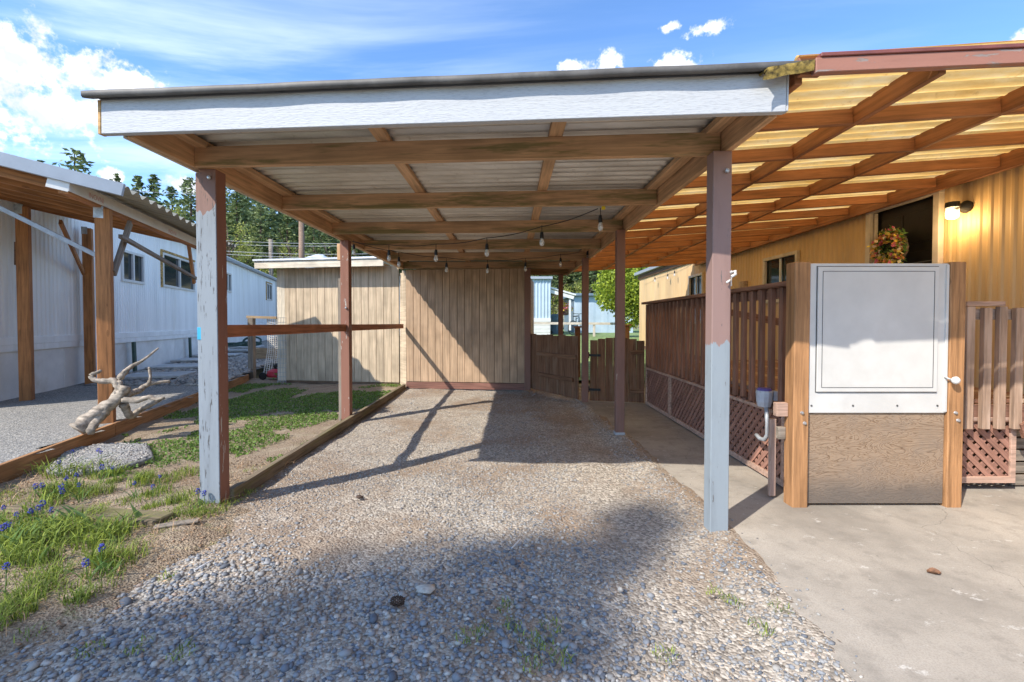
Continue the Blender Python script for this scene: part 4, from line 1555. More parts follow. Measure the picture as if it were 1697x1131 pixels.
def lights_string(label, cable, bulbs, drop=0.05):
    """cable and bulbs: (px, py, distance)"""
    C = [Q(*c) for c in cable]
    t = thing('string_lights', label, 'string lights', C[0])
    b = MB()
    pts = []
    for p, q in zip(C, C[1:]):
        for k in range(6):
            s = k / 6
            pts.append(p.lerp(q, s) + Vector((0, 0, -0.02 * math.sin(PI * s))))
    pts.append(C[-1])
    b.tube(pts, 0.0045, 5)
    b.build('cable', MAT['black'], t, smooth=True)
    for px, py, y in bulbs:
        p = Q(px, py, y)
        bl = thing_part('bulb', t, p)
        b = MB()
        b.tube([p + Vector((0, 0, 0.16)), p + Vector((0, 0, 0.09))], 0.004, 5)
        b.lathe([(0.0, 0.095), (0.014, 0.092), (0.019, 0.06), (0.021, 0.028), (0.0, 0.028)], 8, p)
        b.build('socket', MAT['black'], bl)
        b = MB()
        b.lathe([(0.012, 0.028), (0.019, 0.01), (0.026, -0.015), (0.022, -0.038), (0.008, -0.05), (0.0, -0.051)], 10, p)
        b.build('globe', MAT['bulbglass'], bl, smooth=True)
    return t


s1 = lights_string('string of clear bulbs slung from the second joist to the flaking left post',
                   [(991, 346, 4.2), (897, 376, 4.62), (805, 395, 5.0), (722, 405, 5.4), (644, 406, 5.8), (583, 400, 6.1)],
                   [(995, 374, 4.2), (898, 400, 4.62), (807, 418, 5.0), (722.6, 427, 5.4), (644.6, 427, 5.8), (586.5, 417, 6.1)])
p = Q(1000, 345, 4.19)
block('clip', (p.x, p.y, p.z), (0.035, 0.02, 0.03), MAT['yellow'], s1)
lights_string('string of clear bulbs hanging across the back of the carport before the shed',
              [(583, 400, 6.15), (662, 418, 6.5), (739, 427, 6.8), (808, 431, 7.05), (871, 428, 7.3), (928, 422, 7.55), (966, 416, 7.75)],
              [(661, 437, 6.5), (740, 446, 6.8), (808, 448, 7.05), (871, 445, 7.3), (929, 437, 7.55), (974, 426, 7.7)])
lights_string('string of bulbs along the eave of the cream home behind the railing',
              [(1060, 456, 15.3), (1085, 450, 14.0), (1107, 444, 12.9), (1119, 440, 12.3), (1150, 428, 11.2)],
              [(1085.5, 465, 14.0), (1106.5, 460, 12.9), (1118, 455, 12.3)])

# ------------------------------------------------------------------ neighbour's white home
WD = Vector((-0.30, 1, 0)).normalized()
W0 = Vector((-7.83, 6.96, 0))
WN = Vector((WD.y, -WD.x, 0))


def HW(px, py):
    """a pixel on the long wall of the white home: (s along the wall from W0, z)"""
    d = ray(px, py)
    k = (W0 - CAM).dot(WN) / d.dot(WN)
    p = CAM + d * k
    return (Vector((p.x, p.y, 0)) - W0).dot(WD), p.z


whome = thing('white_mobile_home', 'long white mobile home next door under the timber awning', 'house', W0)
S0, S1 = -0.9, HW(457, 500)[0]
A0, B0 = W0 + WD * S0, W0 + WD * S1
hol = []
winspec = []
for (xa, ya), (xb, yb) in (((200, 415), (236, 470)), ((268, 420), (324, 483)), ((372, 452), (382, 484)), ((441, 470), (450, 498))):
    sa, z1 = HW(xa, ya)
    sb, z2 = HW(xb, yb)
    sb = min(sb, sa + 2.2)
    z0 = z2
    hol.append((sa - S0, sb - S0, z0, z1))
    winspec.append((sa, sb, z0, z1))
rib_wall('wall', A0, B0, 1.12, 3.72, MAT['whitehome'], whome, 0.105, 0.012, WN, hol)
beam('inner_wall', A0 - WN * 0.25 + Vector((0, 0, 2.4)), B0 - WN * 0.25 + Vector((0, 0, 2.4)), 0.02, 2.4, MAT['black'], whome)
beam('belt_trim', A0 + WN * 0.012 + Vector((0, 0, 1.06)), B0 + WN * 0.012 + Vector((0, 0, 1.06)), 0.03, 0.12, MAT['whitehome'], whome)
beam('belt_trim', A0 + WN * 0.004 + Vector((0, 0, 0.945)), B0 + WN * 0.004 + Vector((0, 0, 0.945)), 0.03, 0.105, MAT['whitehome'], whome)
s = S0
while s < S1:
    e_ = min(s + 2.42, S1)
    beam('skirting_panel', W0 + WD * s - WN * 0.03 + Vector((0, 0, 0.52)), W0 + WD * (e_ - 0.012) - WN * 0.03 + Vector((0, 0, 0.52)), 0.02, 0.78, MAT['skirt'], whome)
    s += 2.42
for px, py in ((213, 575), (308, 568)):
    s, z = HW(px, py)
    p = W0 + WD * s + WN * 0.06
    beam('skirting_brace', p + WN * 0.10 + Vector((-0.05, 0, 0.2)), p + Vector((0.05, 0, 0.90)), 0.10, 0.05, MAT['green'], whome, WN)
for sa, sb, z0, z1 in winspec:
    base = W0 + WN * 0.02
    wn = thing_part('window', whome, base + WD * ((sa + sb) / 2) + Vector((0, 0, (z0 + z1) / 2)))
    P = lambda s, z, d=0.0: base + WD * s + WN * d + Vector((0, 0, z))
    big = sb - sa > 1.2 and sa > 2.6
    fw = 0.06
    for s in (sa, sb, (sa + sb) / 2):
        beam('frame', P(s, z0), P(s, z1), fw, 0.05, MAT['white'], wn, WN)
    for z in (z0, z1):
        beam('frame', P(sa - fw / 2, z), P(sb + fw / 2, z), 0.048, fw, MAT['white'], wn)
    if big:
        beam('foam_edge', P(sa - 0.09, z1 + 0.07), P(sb + 0.05, z1 + 0.07), 0.05, 0.06, MAT['foam'], wn)
        beam('foam_edge', P(sa - 0.09, z0 - 0.05), P(sa - 0.09, z1 + 0.04), 0.07, 0.05, MAT['foam'], wn, WN)
    if sb < 2.6 + 0.6 and not big:
        k = z0 + 0.12
        while k < z1 - 0.05:
            beam('louvre', P(sa + 0.03, k, 0.01), P(sb - 0.03, k, 0.01), 0.04, 0.012, MAT['steel'], wn)
            k += 0.14
    beam('pane', P(sa + 0.03, (z0 + z1) / 2, -0.03), P(sb - 0.03, (z0 + z1) / 2, -0.03), 0.006, z1 - z0 - 0.05, MAT['glass'], wn)
beam('roof_edge', A0 + WN * 0.07 + Vector((0, 0, 3.78)), B0 + WN * 0.07 + WD * 0.3 + Vector((0, 0, 3.78)), 0.16, 0.09, MAT['gutter'], whome)
beam('roof', A0 - WN * 2.2 + Vector((0, 0, 3.86)), B0 - WN * 2.2 + WD * 0.3 + Vector((0, 0, 3.86)), 4.6, 0.06, MAT['shedroof'], whome)
rib_wall('end_wall', B0, B0 - WN * 4.2, 0.2, 3.75, MAT['whitehome'], whome, 0.105, 0.012, WD)
rib_wall('end_wall', A0, A0 - WN * 4.2, 0.12, 3.75, MAT['whitehome'], whome, 0.105, 0.012, -WD)
beam('downpipe', B0 + WN * 0.06 + Vector((0, 0, 0.4)), B0 + WN * 0.06 + Vector((0, 0, 3.72)), 0.08, 0.06, MAT['white'], whome, WN)

# ------------------------------------------------------------------ timber awning next door
aw0 = Vector((-4.26, 5.02, 0))                       # the near right corner of the roof
AD = WD
AF = Vector((-1, -0.42, 0)).normalized()             # along the front edge, towards the home
ZA = lambda t: 2.80 + 0.205 * t                      # height of the roof along AF
awn = thing('timber_awning', 'orange timber awning with grey gutter over the neighbouring gravel yard', 'awning', (-5.5, 7, 0))
fp = G(178, 700, 0.15)
LEN = 3.75
W_ = 3.6


def AP(t, s, dz=0.0):
    return aw0 + AF * t + AD * s + Vector((0, 0, ZA(t) + dz))


for k in range(6):
    s = 0.03 + k * 0.66
    corr('roof_sheet', AP(-0.02, s - 0.04, 0.03 + 0.003 * (k % 2)), AD * 0.70, AF * (W_ + 0.4) + Vector((0, 0, 0.205 * (W_ + 0.4))), 0.030, 0.22, MAT['olive'], awn, per=8)
for k, sl_ in enumerate((-0.34, -0.25, -0.17)):  # fanned rear sheets, added to shape the awning's shadow on the shed wall
    corr('roof_sheet', AP(-0.02, 3.86 + 0.03 * k, 0.036 + 0.004 * k), AD * 0.30, Vector((-1.0, sl_, 0)) * 3.0 + Vector((0, 0, 0.205 * 3.0)), 0.030, 0.22, MAT['olive'], awn, per=8)
beam('gutter', AP(-0.02, -0.045, -0.005), AP(W_, -0.045, -0.005), 0.05, 0.135, MAT['gutter'], awn)
for k in range(7):
    s = 0.14 + k * 0.60
    beam('rafter', AP(0.56, s, -0.085), AP(W_, s, -0.085), 0.04, 0.14, MAT['fir'], awn)
# edge beam wrapped in white film
bt = 0.50
beam('edge_beam', AP(bt, -0.02, -0.115), AP(bt, LEN + 0.2, -0.115), 0.09, 0.16, MAT['fir'], awn)
beam('wrap', AP(bt - 0.055, -0.04, -0.095), AP(bt - 0.055, LEN + 0.2, -0.095), 0.012, 0.13, MAT['wrap'], awn)
beam('wrap', AP(bt - 0.06, -0.035, -0.115), AP(bt + 0.12, -0.035, -0.115), 0.012, 0.11, MAT['wrap'], awn)
beam('inner_beam', AP(3.05, 0.1, -0.25), AP(3.05, LEN + 0.2, -0.25), 0.09, 0.18, MAT['fir'], awn)


def print_on(text, pos, xdir, ydir, size, m, parent):
    cu = bpy.data.curves.new('lettering', 'FONT')
    cu.body = text
    cu.size = size
    tmp = bpy.data.objects.new('lettering', cu)
    col.objects.link(tmp)
    bpy.context.view_layer.update()
    me = bpy.data.meshes.new_from_object(tmp.evaluated_get(bpy.context.evaluated_depsgraph_get()))
    bpy.data.objects.remove(tmp)
    me.materials.clear()
    me.materials.append(m)
    X, Y = Vector(xdir).normalized(), Vector(ydir).normalized()
    Z = X.cross(Y)
    M = Matrix.Identity(4)
    for i, a in enumerate((X, Y, Z)):
        M[0][i], M[1][i], M[2][i] = a
    M.translation = Vector(pos)
    return link(bpy.data.objects.new('lettering', me), parent, M)


ndir = Vector((AD.y, -AD.x, 0))
print_on('INOVNI', AP(bt - 0.055, 0.30, -0.135) + ndir * 0.0075, AD, (0, 0, 1), 0.085, MAT['red_ink'], awn)
print_on('INOVNI', AP(bt - 0.055, 2.35, -0.14) + ndir * 0.0075, AD, (0, 0, 1), 0.085, MAT['red_ink'], awn)
ztop = 2.73
for (px, py), zt in (((178, 700), AP(bt, 0.5, -0.20).z), ((45, 663), 3.13), ((150, 637), 3.17)):
    p = G(px, py, 0.15)
    beam('awning_post', (p.x, p.y, 0.10), (p.x, p.y, zt), 0.14, 0.14, MAT['fir'], awn, (0.5, -0.86, 0), 0.005)
    b = MB()
    b.box((p.x + 0.005, p.y - 0.075, zt - 0.12), (p.x + 0.005, p.y - 0.075, zt + 0.02), 0.09, 0.006, (0.5, -0.86, 0))
    b.build('bracket', MAT['steel'], awn)
p = fp
beam('brace', (p.x + 0.02, p.y + 0.10, 1.95), AP(bt, 1.35, -0.21), 0.035, 0.10, MAT['greywood'], awn)
q = G(150, 637, 0.15)
beam('brace', (q.x, q.y - 0.1, 2.30), Q(100, 368, 7.4), 0.04, 0.09, MAT['fir'], awn)
beam('tie_rod', Q(-30, 330, 5.1), Q(165, 426, 5.5), 0.05, 0.05, MAT['greypvc'], awn)
beam('tie_rod', Q(200, 392, 5.6), Q(325, 462, 8.6), 0.05, 0.05, MAT['greywood'], awn)
far = G(342, 600, 0.2)
beam('brace', Q(322, 470, 8.9), Q(312, 402, 8.6), 0.04, 0.09, MAT['fir'], awn)
b = MB()
b.box(Q(33, 402, 7.0), Q(33, 440, 7.0), 0.12, 0.03, (0.5, -0.86, 0))
b.build('scrap_block', MAT['header'], awn)

# ------------------------------------------------------------------ garden edging, slab, plank
for a, c, lab in ((1.0, 5.35, 'nearer orange edging board between the flower bed and the fine gravel'), (5.36, 10.45, 'farther orange edging board running back towards the white net')):
    o = beam('edging_board', (EDGE(a), a, 0.075), (EDGE(c), c, 0.075), 0.042, 0.17, MAT['cedar'])
    tag(o, lab, 'edging board')
for a, c, lab in ((3.44, 6.15, 'nearer low timber edging between garden bed and driveway'), (6.16, 9.35, 'farther low timber edging ending at the shed corner')):
    o = beam('edging_timber', (-2.145 - 0.012 * (a - 3.4), a, 0.03), (-2.145 - 0.012 * (c - 3.4), c, 0.03), 0.055, 0.11, MAT['oldplank'])
    tag(o, lab, 'edging timber')


def lump(name, outline, z0, h, m, seed, label, cat):
    """a flat stone with an uneven rim and top"""
    r = random.Random(seed)
    P = [Vector((x, y, 0)) for x, y in outline]
    R = []
    for i, p in enumerate(P):
        q = P[(i + 1) % len(P)]
        for k in range(5):
            R.append(p.lerp(q, k / 5) + Vector((r.uniform(-1, 1) * 0.015, r.uniform(-1, 1) * 0.015, 0)))
    c = sum(R, Vector()) / len(R)
    b = MB()
    n = len(R)
    levels = [(1.0, 0.0), (1.02, 0.5), (0.97, 0.92), (0.85, 1.0), (0.6, 1.0), (0.3, 1.02)]
    for f, g in levels:
        for p in R:
            b.V.append(tuple(c + (p - c) * f + Vector((0, 0, z0 + h * g + r.uniform(-1, 1) * h * 0.07 * (g > 0.4)))))
    for i in range(len(levels) - 1):
        for k in range(n):
            b.F.append([i * n + k, i * n + (k + 1) % n, (i + 1) * n + (k + 1) % n, (i + 1) * n + k])
            b.S.append(0)
    b.F.append([(len(levels) - 1) * n + k for k in range(n)])
    b.S.append(0)
    o = b.build(name, m, None, c, smooth=True)
    return tag(o, label, cat)


sl = [G(*q) for q in ((75, 790), (110, 752), (175, 742), (245, 742), (252, 765), (205, 780), (140, 788))]
lump('pebbled_slab', [(p.x, p.y) for p in sl], 0.0, 0.055, MAT['slab'], 2, 'flat grey slab with pebbled surface lying by the orange edging board', 'slab')
slab_o = bpy.data.objects['pebbled_slab']
cs_ = sum((Vector((p.x, p.y, 0)) for p in sl), Vector()) / len(sl)
pts = []
for _ in range(1500):
    i = random.randrange(len(sl))
    a_, c_ = sl[i], sl[(i + 1) % len(sl)]
    q = Vector((a_.x, a_.y, 0)).lerp(Vector((c_.x, c_.y, 0)), random.random())
    q = cs_.lerp(q, 0.96 * math.sqrt(random.random()))
    pts.append((q.x, q.y, 0.054))
V, T = stones(np.array(pts), RNG.uniform(0.008, 0.017, len(pts)), 91)
np_mesh('set_pebbles', V, T, MAT['pebble'], slab_o, kind='stuff')
n = 9000
x = RNG.uniform(-4.4, -1.7, n)
y = RNG.uniform(1.1, 4.6, n)
k = (x > EDGE(y) + 0.05) & (x < soil_right(y) - 0.10) & (pnoise(x, y, 3.3, 71) > -0.25)
x, y = x[k], y[k]
V, T = stones(np.stack([x, y, 0.006 + 0.016 * pnoise(x, y, 2.3, 8) - 0.075 * np.clip((x - soil_right(y) + 0.42) / 0.42, 0, 1) * (y < 3.4)], 1), 0.003 + 0.009 * RNG.random(len(x)) ** 2.5, 92)
o = np_mesh('soil_clods', V, T, MAT['clod'], kind='stuff')
tag(o, 'loose brown clods and bark chips on the flower bed soil', 'soil')
a, c = G(20, 845), G(272, 868)
o = beam('weathered_plank', (a.x, a.y, 0.008), (c.x, c.y, 0.022), 0.16, 0.05, MAT['oldplank'], None, (0, 0, 1), 0.008)
tag(o, 'weathered grey plank lying across the flower bed', 'plank')
a, c = G(255, 880), G(330, 868)
o = beam('flat_scrap_of_wood', (a.x, a.y, 0.024), (c.x, c.y, 0.024), 0.06, 0.012, MAT['greywood'])
tag(o, 'thin flat scrap of wood on the soil beside the cracked blue post', 'wood scrap')

# driftwood
dw = thing('driftwood', 'twisted pale driftwood root leaning over the orange edging board', 'driftwood', G(180, 715, 0.15))
b = MB()


def limb(pts, r0, r1, n=9):
    r0, r1 = r0 * 0.62, r1 * 0.62
    P = [Q(*p) for p in pts]
    out, rad = [], []
    for i in range(len(P) - 1):
        p0, p1, p2, p3 = P[max(i - 1, 0)], P[i], P[i + 1], P[min(i + 2, len(P) - 1)]
        for k in range(5):
            t = k / 5
            out.append(0.5 * ((2 * p1) + (p2 - p0) * t + (2 * p0 - 5 * p1 + 4 * p2 - p3) * t * t + (3 * p1 - p0 - 3 * p2 + p3) * t ** 3))
    out.append(P[-1])
    for i in range(len(out)):
        s = i / (len(out) - 1)
        rad.append((r0 + (r1 - r0) * s) * (1 + 0.05 * math.sin(i * 1.9)))
    b.tube(out, rad, n + 5, wob=0.42)


limb([(128, 712, 4.75), (150, 694, 4.85), (175, 676, 4.95), (200, 655, 5.0), (208, 640, 5.02)], 0.125, 0.08, 11)
limb([(150, 716, 4.72), (158, 700, 4.85), (175, 680, 4.95)], 0.06, 0.09)
limb([(188, 662, 4.98), (196, 645, 5.0), (189, 632, 5.0), (172, 632, 4.98), (157, 630, 4.95), (151, 622, 4.95), (163, 617, 4.98), (167, 614, 5.0)], 0.065, 0.022)
limb([(203, 650, 5.0), (197, 632, 5.02), (208, 616, 5.06), (220, 606, 5.1), (236, 598, 5.14), (263, 577, 5.25)], 0.06, 0.014)
limb([(205, 662, 5.0), (228, 664, 5.0), (247, 658, 4.98), (258, 662, 4.97), (272, 660, 4.96)], 0.055, 0.022)
limb([(208, 655, 5.02), (230, 648, 5.25), (240, 640, 5.35), (256, 635, 5.4), (282, 632, 5.5)], 0.06, 0.022)
limb([(243, 640, 5.35), (249, 628, 5.37), (247, 609, 5.4)], 0.03, 0.02)
limb([(205, 668, 5.05), (215, 690, 5.15), (232, 680, 5.25), (255, 668, 5.3), (270, 660, 5.35)], 0.07, 0.025)
b.build('trunk', MAT['drift'], dw, smooth=True)

# ------------------------------------------------------------------ grass, weeds, flowers


def blades(P, H, lean, width, seed, curl=0.6):
    r = np.random.default_rng(seed)
    n = len(P)
    th = r.uniform(0, 2 * PI, n)
    d = np.stack([np.cos(th), np.sin(th), np.zeros(n)], 1)
    sd_ = np.stack([-np.sin(th), np.cos(th), np.zeros(n)], 1) * (width * r.uniform(0.6, 1.3, n))[:, None]
    H = np.asarray(H) * np.ones(n)
    ln = (lean * r.uniform(0.2, 1.4, n) * H)[:, None]
    up = np.array([0, 0, 1.0])
    m1 = P + d * ln * 0.3 + up * (H * 0.6)[:, None]
    m2 = P + d * ln * (1 + curl * 0.3) + up * (H * (1 - curl * 0.25 * r.random(n)))[:, None]
    V = np.stack([P - sd_, P + sd_, m1 - sd_ * 0.8, m1 + sd_ * 0.8, m2], 1).reshape(-1, 3)
    k = np.arange(n)[:, None] * 5
    T = np.concatenate([k + np.array([[0, 1, 3]]), k + np.array([[0, 3, 2]]), k + np.array([[2, 3, 4]])])
    return V, T


def stuff_np(name, parts, m, label, cat):
    Vs, Ts, o = [], [], 0
    for V, T in parts:
        Vs.append(V)
        Ts.append(T + o)
        o += len(V)
    ob = np_mesh(name, np.concatenate(Vs), np.concatenate(Ts), m, None, False, 'stuff')
    return tag(ob, label, cat)


def clump(px, py, n, rad, seed):
    r = np.random.default_rng(seed)
    c = G(px, py)
    a, q = r.uniform(0, 2 * PI, n), rad * np.sqrt(r.random(n))
    return np.stack([c.x + q * np.cos(a), c.y + q * np.sin(a) * 1.1, np.full(n, 0.006)], 1)


rg = np.random.default_rng(3)
parts = []
clumps = [(20, 905), (60, 880), (40, 935), (95, 895), (140, 905), (110, 870), (175, 905), (15, 960), (70, 940), (120, 935), (185, 880), (150, 860), (60, 985),
          (100, 815), (130, 822), (85, 830), (160, 820), (190, 800), (175, 790), (240, 795), (225, 830), (262, 820), (290, 835), (250, 845), (310, 828), (330, 855), (310, 850), (345, 850),
          (80, 960), (150, 980), (130, 1000), (185, 945), (205, 930), (170, 935), (40, 1000), (260, 800), (285, 800), (15, 1030), (300, 790)]
for i, (px, py) in enumerate(clumps):
    c = clump(px, py, int(rg.integers(90, 230)), rg.uniform(0.05, 0.14), i)
    parts.append(blades(c, rg.uniform(0.04, 0.11) * rg.uniform(0.5, 1.1, len(c)), rg.uniform(0.5, 1.1), 0.0022, 100 + i))
for i, (px, py, nn_, rad) in enumerate([(10, 880, 160, 0.16), (45, 890, 200, 0.17), (85, 893, 200, 0.16), (125, 893, 170, 0.14), (165, 900, 140, 0.12), (200, 890, 90, 0.08), (20, 930, 120, 0.12), (60, 915, 130, 0.12),
                                        (110, 790, 130, 0.13), (80, 785, 90, 0.12), (150, 785, 110, 0.12), (185, 790, 80, 0.09), (230, 805, 70, 0.08), (105, 822, 120, 0.12), (70, 850, 90, 0.10)]):
    c = clump(px, py, int(nn_ * 0.6), rad, 900 + i)
    parts.append(blades(c, 0.07 + 0.08 * rg.random(len(c)), 0.9, 0.0042, 950 + i, 1.2))
n = 22000
x = rg.uniform(-4.6, -1.9, n)
y = rg.uniform(1.2, 4.2, n)
k = (pnoise(x, y, 2.6, 40) + 0.5 * pnoise(x, y, 9, 41) > 0.12) & (x > EDGE(y) + 0.06) & (x < -2.12 + 0.1 * np.sin(y * 4))
P = np.stack([x, y, np.full(n, 0.004)], 1)[k]
parts.append(blades(P, 0.015 + 0.03 * rg.random(len(P)), 0.9, 0.002, 300))
stuff_np('grass', parts, MAT['grass'], 'short green grass tufts growing over the flower bed soil', 'grass')

parts = []
n = 60000
x = rg.uniform(-6.3, -2.2, n)
y = rg.uniform(3.9, 9.9, n)
d = pnoise(x, y, 1.4, 50) + 0.6 * pnoise(x, y, 6, 51)
d = d + 1.5 * np.exp(-((y - 7.8) / 0.95) ** 2) * (x > -4.9) - 0.15
k = (d > 0.20) & (x > EDGE(y) + 0.08)
P = np.stack([x, y, 0.01 + 0.025 * rg.random(n)], 1)[k]
parts.append(quads(P, 0.012 + 0.020 * rg.random(len(P)), aspect=0.85, up_bias=0.0))
P2 = P[rg.random(len(P)) < 0.25].copy()
P2[:, 2] = 0.003
parts.append(blades(P2, 0.02 + 0.035 * rg.random(len(P2)), 0.8, 0.003, 302))
stuff_np('ground_cover', parts, MAT['clover'], 'low green weeds and clover spreading over the back of the bed', 'weeds')

parts = []
n = 9000
x = rg.uniform(-4.4, -1.65, n)
y = rg.uniform(1.1, 4.0, n)
k = (x > EDGE(y) + 0.05) & (pnoise(x, y, 3, 60) > -0.5) & (x < -1.75 + 0.15 * np.sin(y * 3))
P = np.stack([x, y, 0.004 + 0.018 * rg.random(n)], 1)[k]
parts.append(quads(P, 0.010 + 0.025 * rg.random(len(P)), aspect=0.16, up_bias=0.85))
n = 2500
x = rg.uniform(-2.1, 1.4, n)
y = rg.uniform(1.1, 6.0, n)
P = np.stack([x, y, drive_z(x, y) + 0.016 + 0.006 * rg.random(n)], 1)
parts.append(quads(P, 0.010 + 0.022 * rg.random(n), aspect=0.14, up_bias=0.9))
n = 5000
x = rg.uniform(-4.4, -1.95, n)
y = rg.uniform(1.1, 4.3, n)
k = (x > EDGE(y) + 0.05) & (pnoise(x, y, 4, 63) > -0.1) & (x < -2.1 + 0.1 * np.sin(y * 3))
P = np.stack([x, y, np.full(n, 0.004)], 1)[k]
parts.append(blades(P, 0.02 + 0.05 * rg.random(len(P)), 1.6, 0.0018, 333, 1.6))
stuff_np('dry_litter', parts, MAT['straw'], 'dry needles and twigs scattered over soil and gravel', 'litter')
# a few weeds in the gravel
parts = []
for i, (px, py) in enumerate([(850, 1040), (880, 1065), (915, 1040), (905, 1070), (800, 1045), (775, 1060), (1185, 985), (1215, 1000), (1260, 1045), (1290, 1010), (930, 1095), (1100, 1090), (300, 1085), (150, 1080), (230, 1075), (880, 1105), (275, 960), (840, 1010)]):
    c = clump(px, py, 40, 0.05, 500 + i)
    parts.append(blades(c, 0.022 * rg.uniform(0.5, 1.2, len(c)), 1.0, 0.0022, 600 + i))
stuff_np('gravel_weeds', parts, MAT['grass'], 'tiny grass weeds sprouting between the driveway pebbles', 'weeds')


def leaf_strip(b, base, d, L, w, bend, n=6, fold=0.25):
    """a broad strap leaf, folded along its middle"""
    base, d = Vector(base), Vector(d).normalized()
    side = Vector((-d.y, d.x, 0))
    rows = []
    for i in range(n + 1):
        s = i / n
        ww = w * math.sin(PI * min(0.98, 0.12 + 0.86 * s) ** 0.8) * (1 if s < 0.97 else 0.05)
        c = base + d * (L * (0.25 * s + bend * s * s)) + Vector((0, 0, L * (s - 0.45 * bend * s ** 3)))
        rows.append((c - side * ww, c - Vector((0, 0, 0)) + d * (fold * ww), c + side * ww))
    k0 = len(b.V)
    for r in rows:
        b.V += [tuple(p) for p in r]
    for i in range(n):
        for j in range(2):
            a = k0 + i * 3 + j
            b.F.append([a, a + 1, a + 4, a + 3])
            b.S.append(0)


hy = {
    'by the pebbled slab': [(61, 758), (98.7, 765.6), (120, 748.6), (163.4, 747.6), (168, 750), (169, 774.5), (186.7, 775.6)],
    'between the slab and the weathered plank': [(59.4, 806), (70, 805), (101.4, 806.6), (103.5, 815), (110, 793), (127, 788), (130.5, 804)],
    'on the soil right of the slab': [(222.8, 801), (253.5, 807.6), (265, 790)],
    'in front of the weathered plank': [(6.4, 842), (27.6, 853), (51, 848), (63, 842.6), (70.7, 834.6), (85.5, 845.6)],
    'low at the left edge of the bed': [(5.3, 874), (13.8, 869.6), (10.6, 939)],
    'low in the middle of the bed': [(142, 933), (169, 909)],
    'against the foot of the cracked blue post': [(328, 815), (338, 818)],
}
k = 0
for where, L in hy.items():
    L = sorted(L)
    for i, (px, py) in enumerate(L):
        k += 1
        h = random.uniform(0.10, 0.15)
        top = G(px, py, h)
        t = thing('grape_hyacinth', NUM[i] + ' blue grape hyacinth from left ' + where, 'flower', (top.x, top.y, 0), 'blue grape hyacinths in the flower bed')
        b = MB()
        off = Vector((random.uniform(-0.02, 0.02), random.uniform(-0.02, 0.02), 0))
        b.tube([Vector((top.x, top.y, 0)) + off, Vector((top.x, top.y, h * 0.5)) + off * 0.3, top], 0.0022, 5)
        b.build('stem', MAT['bulbleaf'], t)
        r = np.random.default_rng(700 + k)
        m_ = 34
        zz = r.random(m_)
        rad = 0.0105 * np.sin(PI * (0.15 + 0.75 * zz)) + 0.002
        th = r.uniform(0, 2 * PI, m_)
        sz = random.uniform(0.8, 1.15)
        P = np.stack([top.x + rad * np.cos(th) * sz, top.y + rad * np.sin(th) * sz, top.z - 0.016 * sz + 0.036 * zz * sz], 1)
        V, T = stones(P, np.full(m_, 0.0048 * sz), 800 + k)
        np_mesh('flower_head', V, T, MAT['muscari'], t)
        b = MB()
        for q in range(random.randint(3, 5)):
            a = random.uniform(0, 2 * PI)
            leaf_strip(b, (top.x + random.uniform(-.02, .02), top.y + random.uniform(-.02, .02), 0), (math.cos(a), math.sin(a), 0), random.uniform(0.08, 0.15), 0.0035, random.uniform(0.5, 1.0))
        b.build('leaves', MAT['bulbleaf'], t)

tl = [((133, 870), 0.17, 3, 'broad leaved tulip shoot in front of the weathered plank, leftmost of the larger ones'), ((163, 878), 0.18, 3, 'tall forked tulip shoot with pointed leaves before the weathered plank'),
      ((188, 880), 0.14, 2, 'narrow upright tulip shoot right of the forked one'), ((237, 868), 0.14, 2, 'single thin upright tulip leaf at the right end of the plank'),
      ((200, 905), 0.10, 3, 'short yellow green tulip shoot below the plank'), ((68, 935), 0.16, 2, 'yellow green upright leaf at the lower left of the bed'),
      ((180, 948), 0.09, 6, 'dense low tuft of upright leaves at the lower edge of the bed'), ((5, 920), 0.17, 5, 'large leafy clump cut by the left edge of the picture'), ((35, 900), 0.15, 5, 'leafy green clump left in the bed below the plank'),
      ((85, 880), 0.13, 5, 'wide leafy clump in the middle of the bed below the plank')]
for (px, py), L, nl, lab in tl:
    g = G(px, py)
    t = thing('tulip_shoot', lab, 'plant', g, 'tulip shoots in the flower bed')
    for q in range(nl):
        b = MB()
        a = random.uniform(0, 2 * PI) if nl > 2 else random.choice([0.1, 2.9, 0.6])
        leaf_strip(b, g + Vector((random.uniform(-1, 1) * 0.012 * nl, random.uniform(-1, 1) * 0.012 * nl, 0)), (math.cos(a), math.sin(a) * 0.5, 0), L * random.uniform(0.75, 1.1), 0.016 if nl < 4 else 0.012, random.uniform(0.15, 0.5), fold=0.7)
        b.build('leaf', MAT['tulip'], t, smooth=True)
# green plant at the foot of the shed
c = G(520, 632)
V, T = quads(np.stack([c.x + rg.normal(0, 0.32, 700), c.y - 0.1 + rg.normal(0, 0.05, 700), 0.02 + np.abs(rg.normal(0, 0.09, 700))], 1), 0.06, aspect=0.6)
o = np_mesh('fern', V, T, MAT['clover'])
tag(o, 'low dark green fern at the foot of the tan shed wall', 'plant')

# ------------------------------------------------------------------ small things lying about


def bit(name, px, py, r, m, label, cat, seed, flat=0.5, z=0.012):
    g = G(px, py, z)
    V, T = stones(np.array([[0, 0, 0.0]]), np.array([r]), seed)
    V[:, 2] *= flat
    V += np.array([g.x, g.y, z + r * flat * 0.45])
    return tag(np_mesh(name, V, T, m), label, cat)


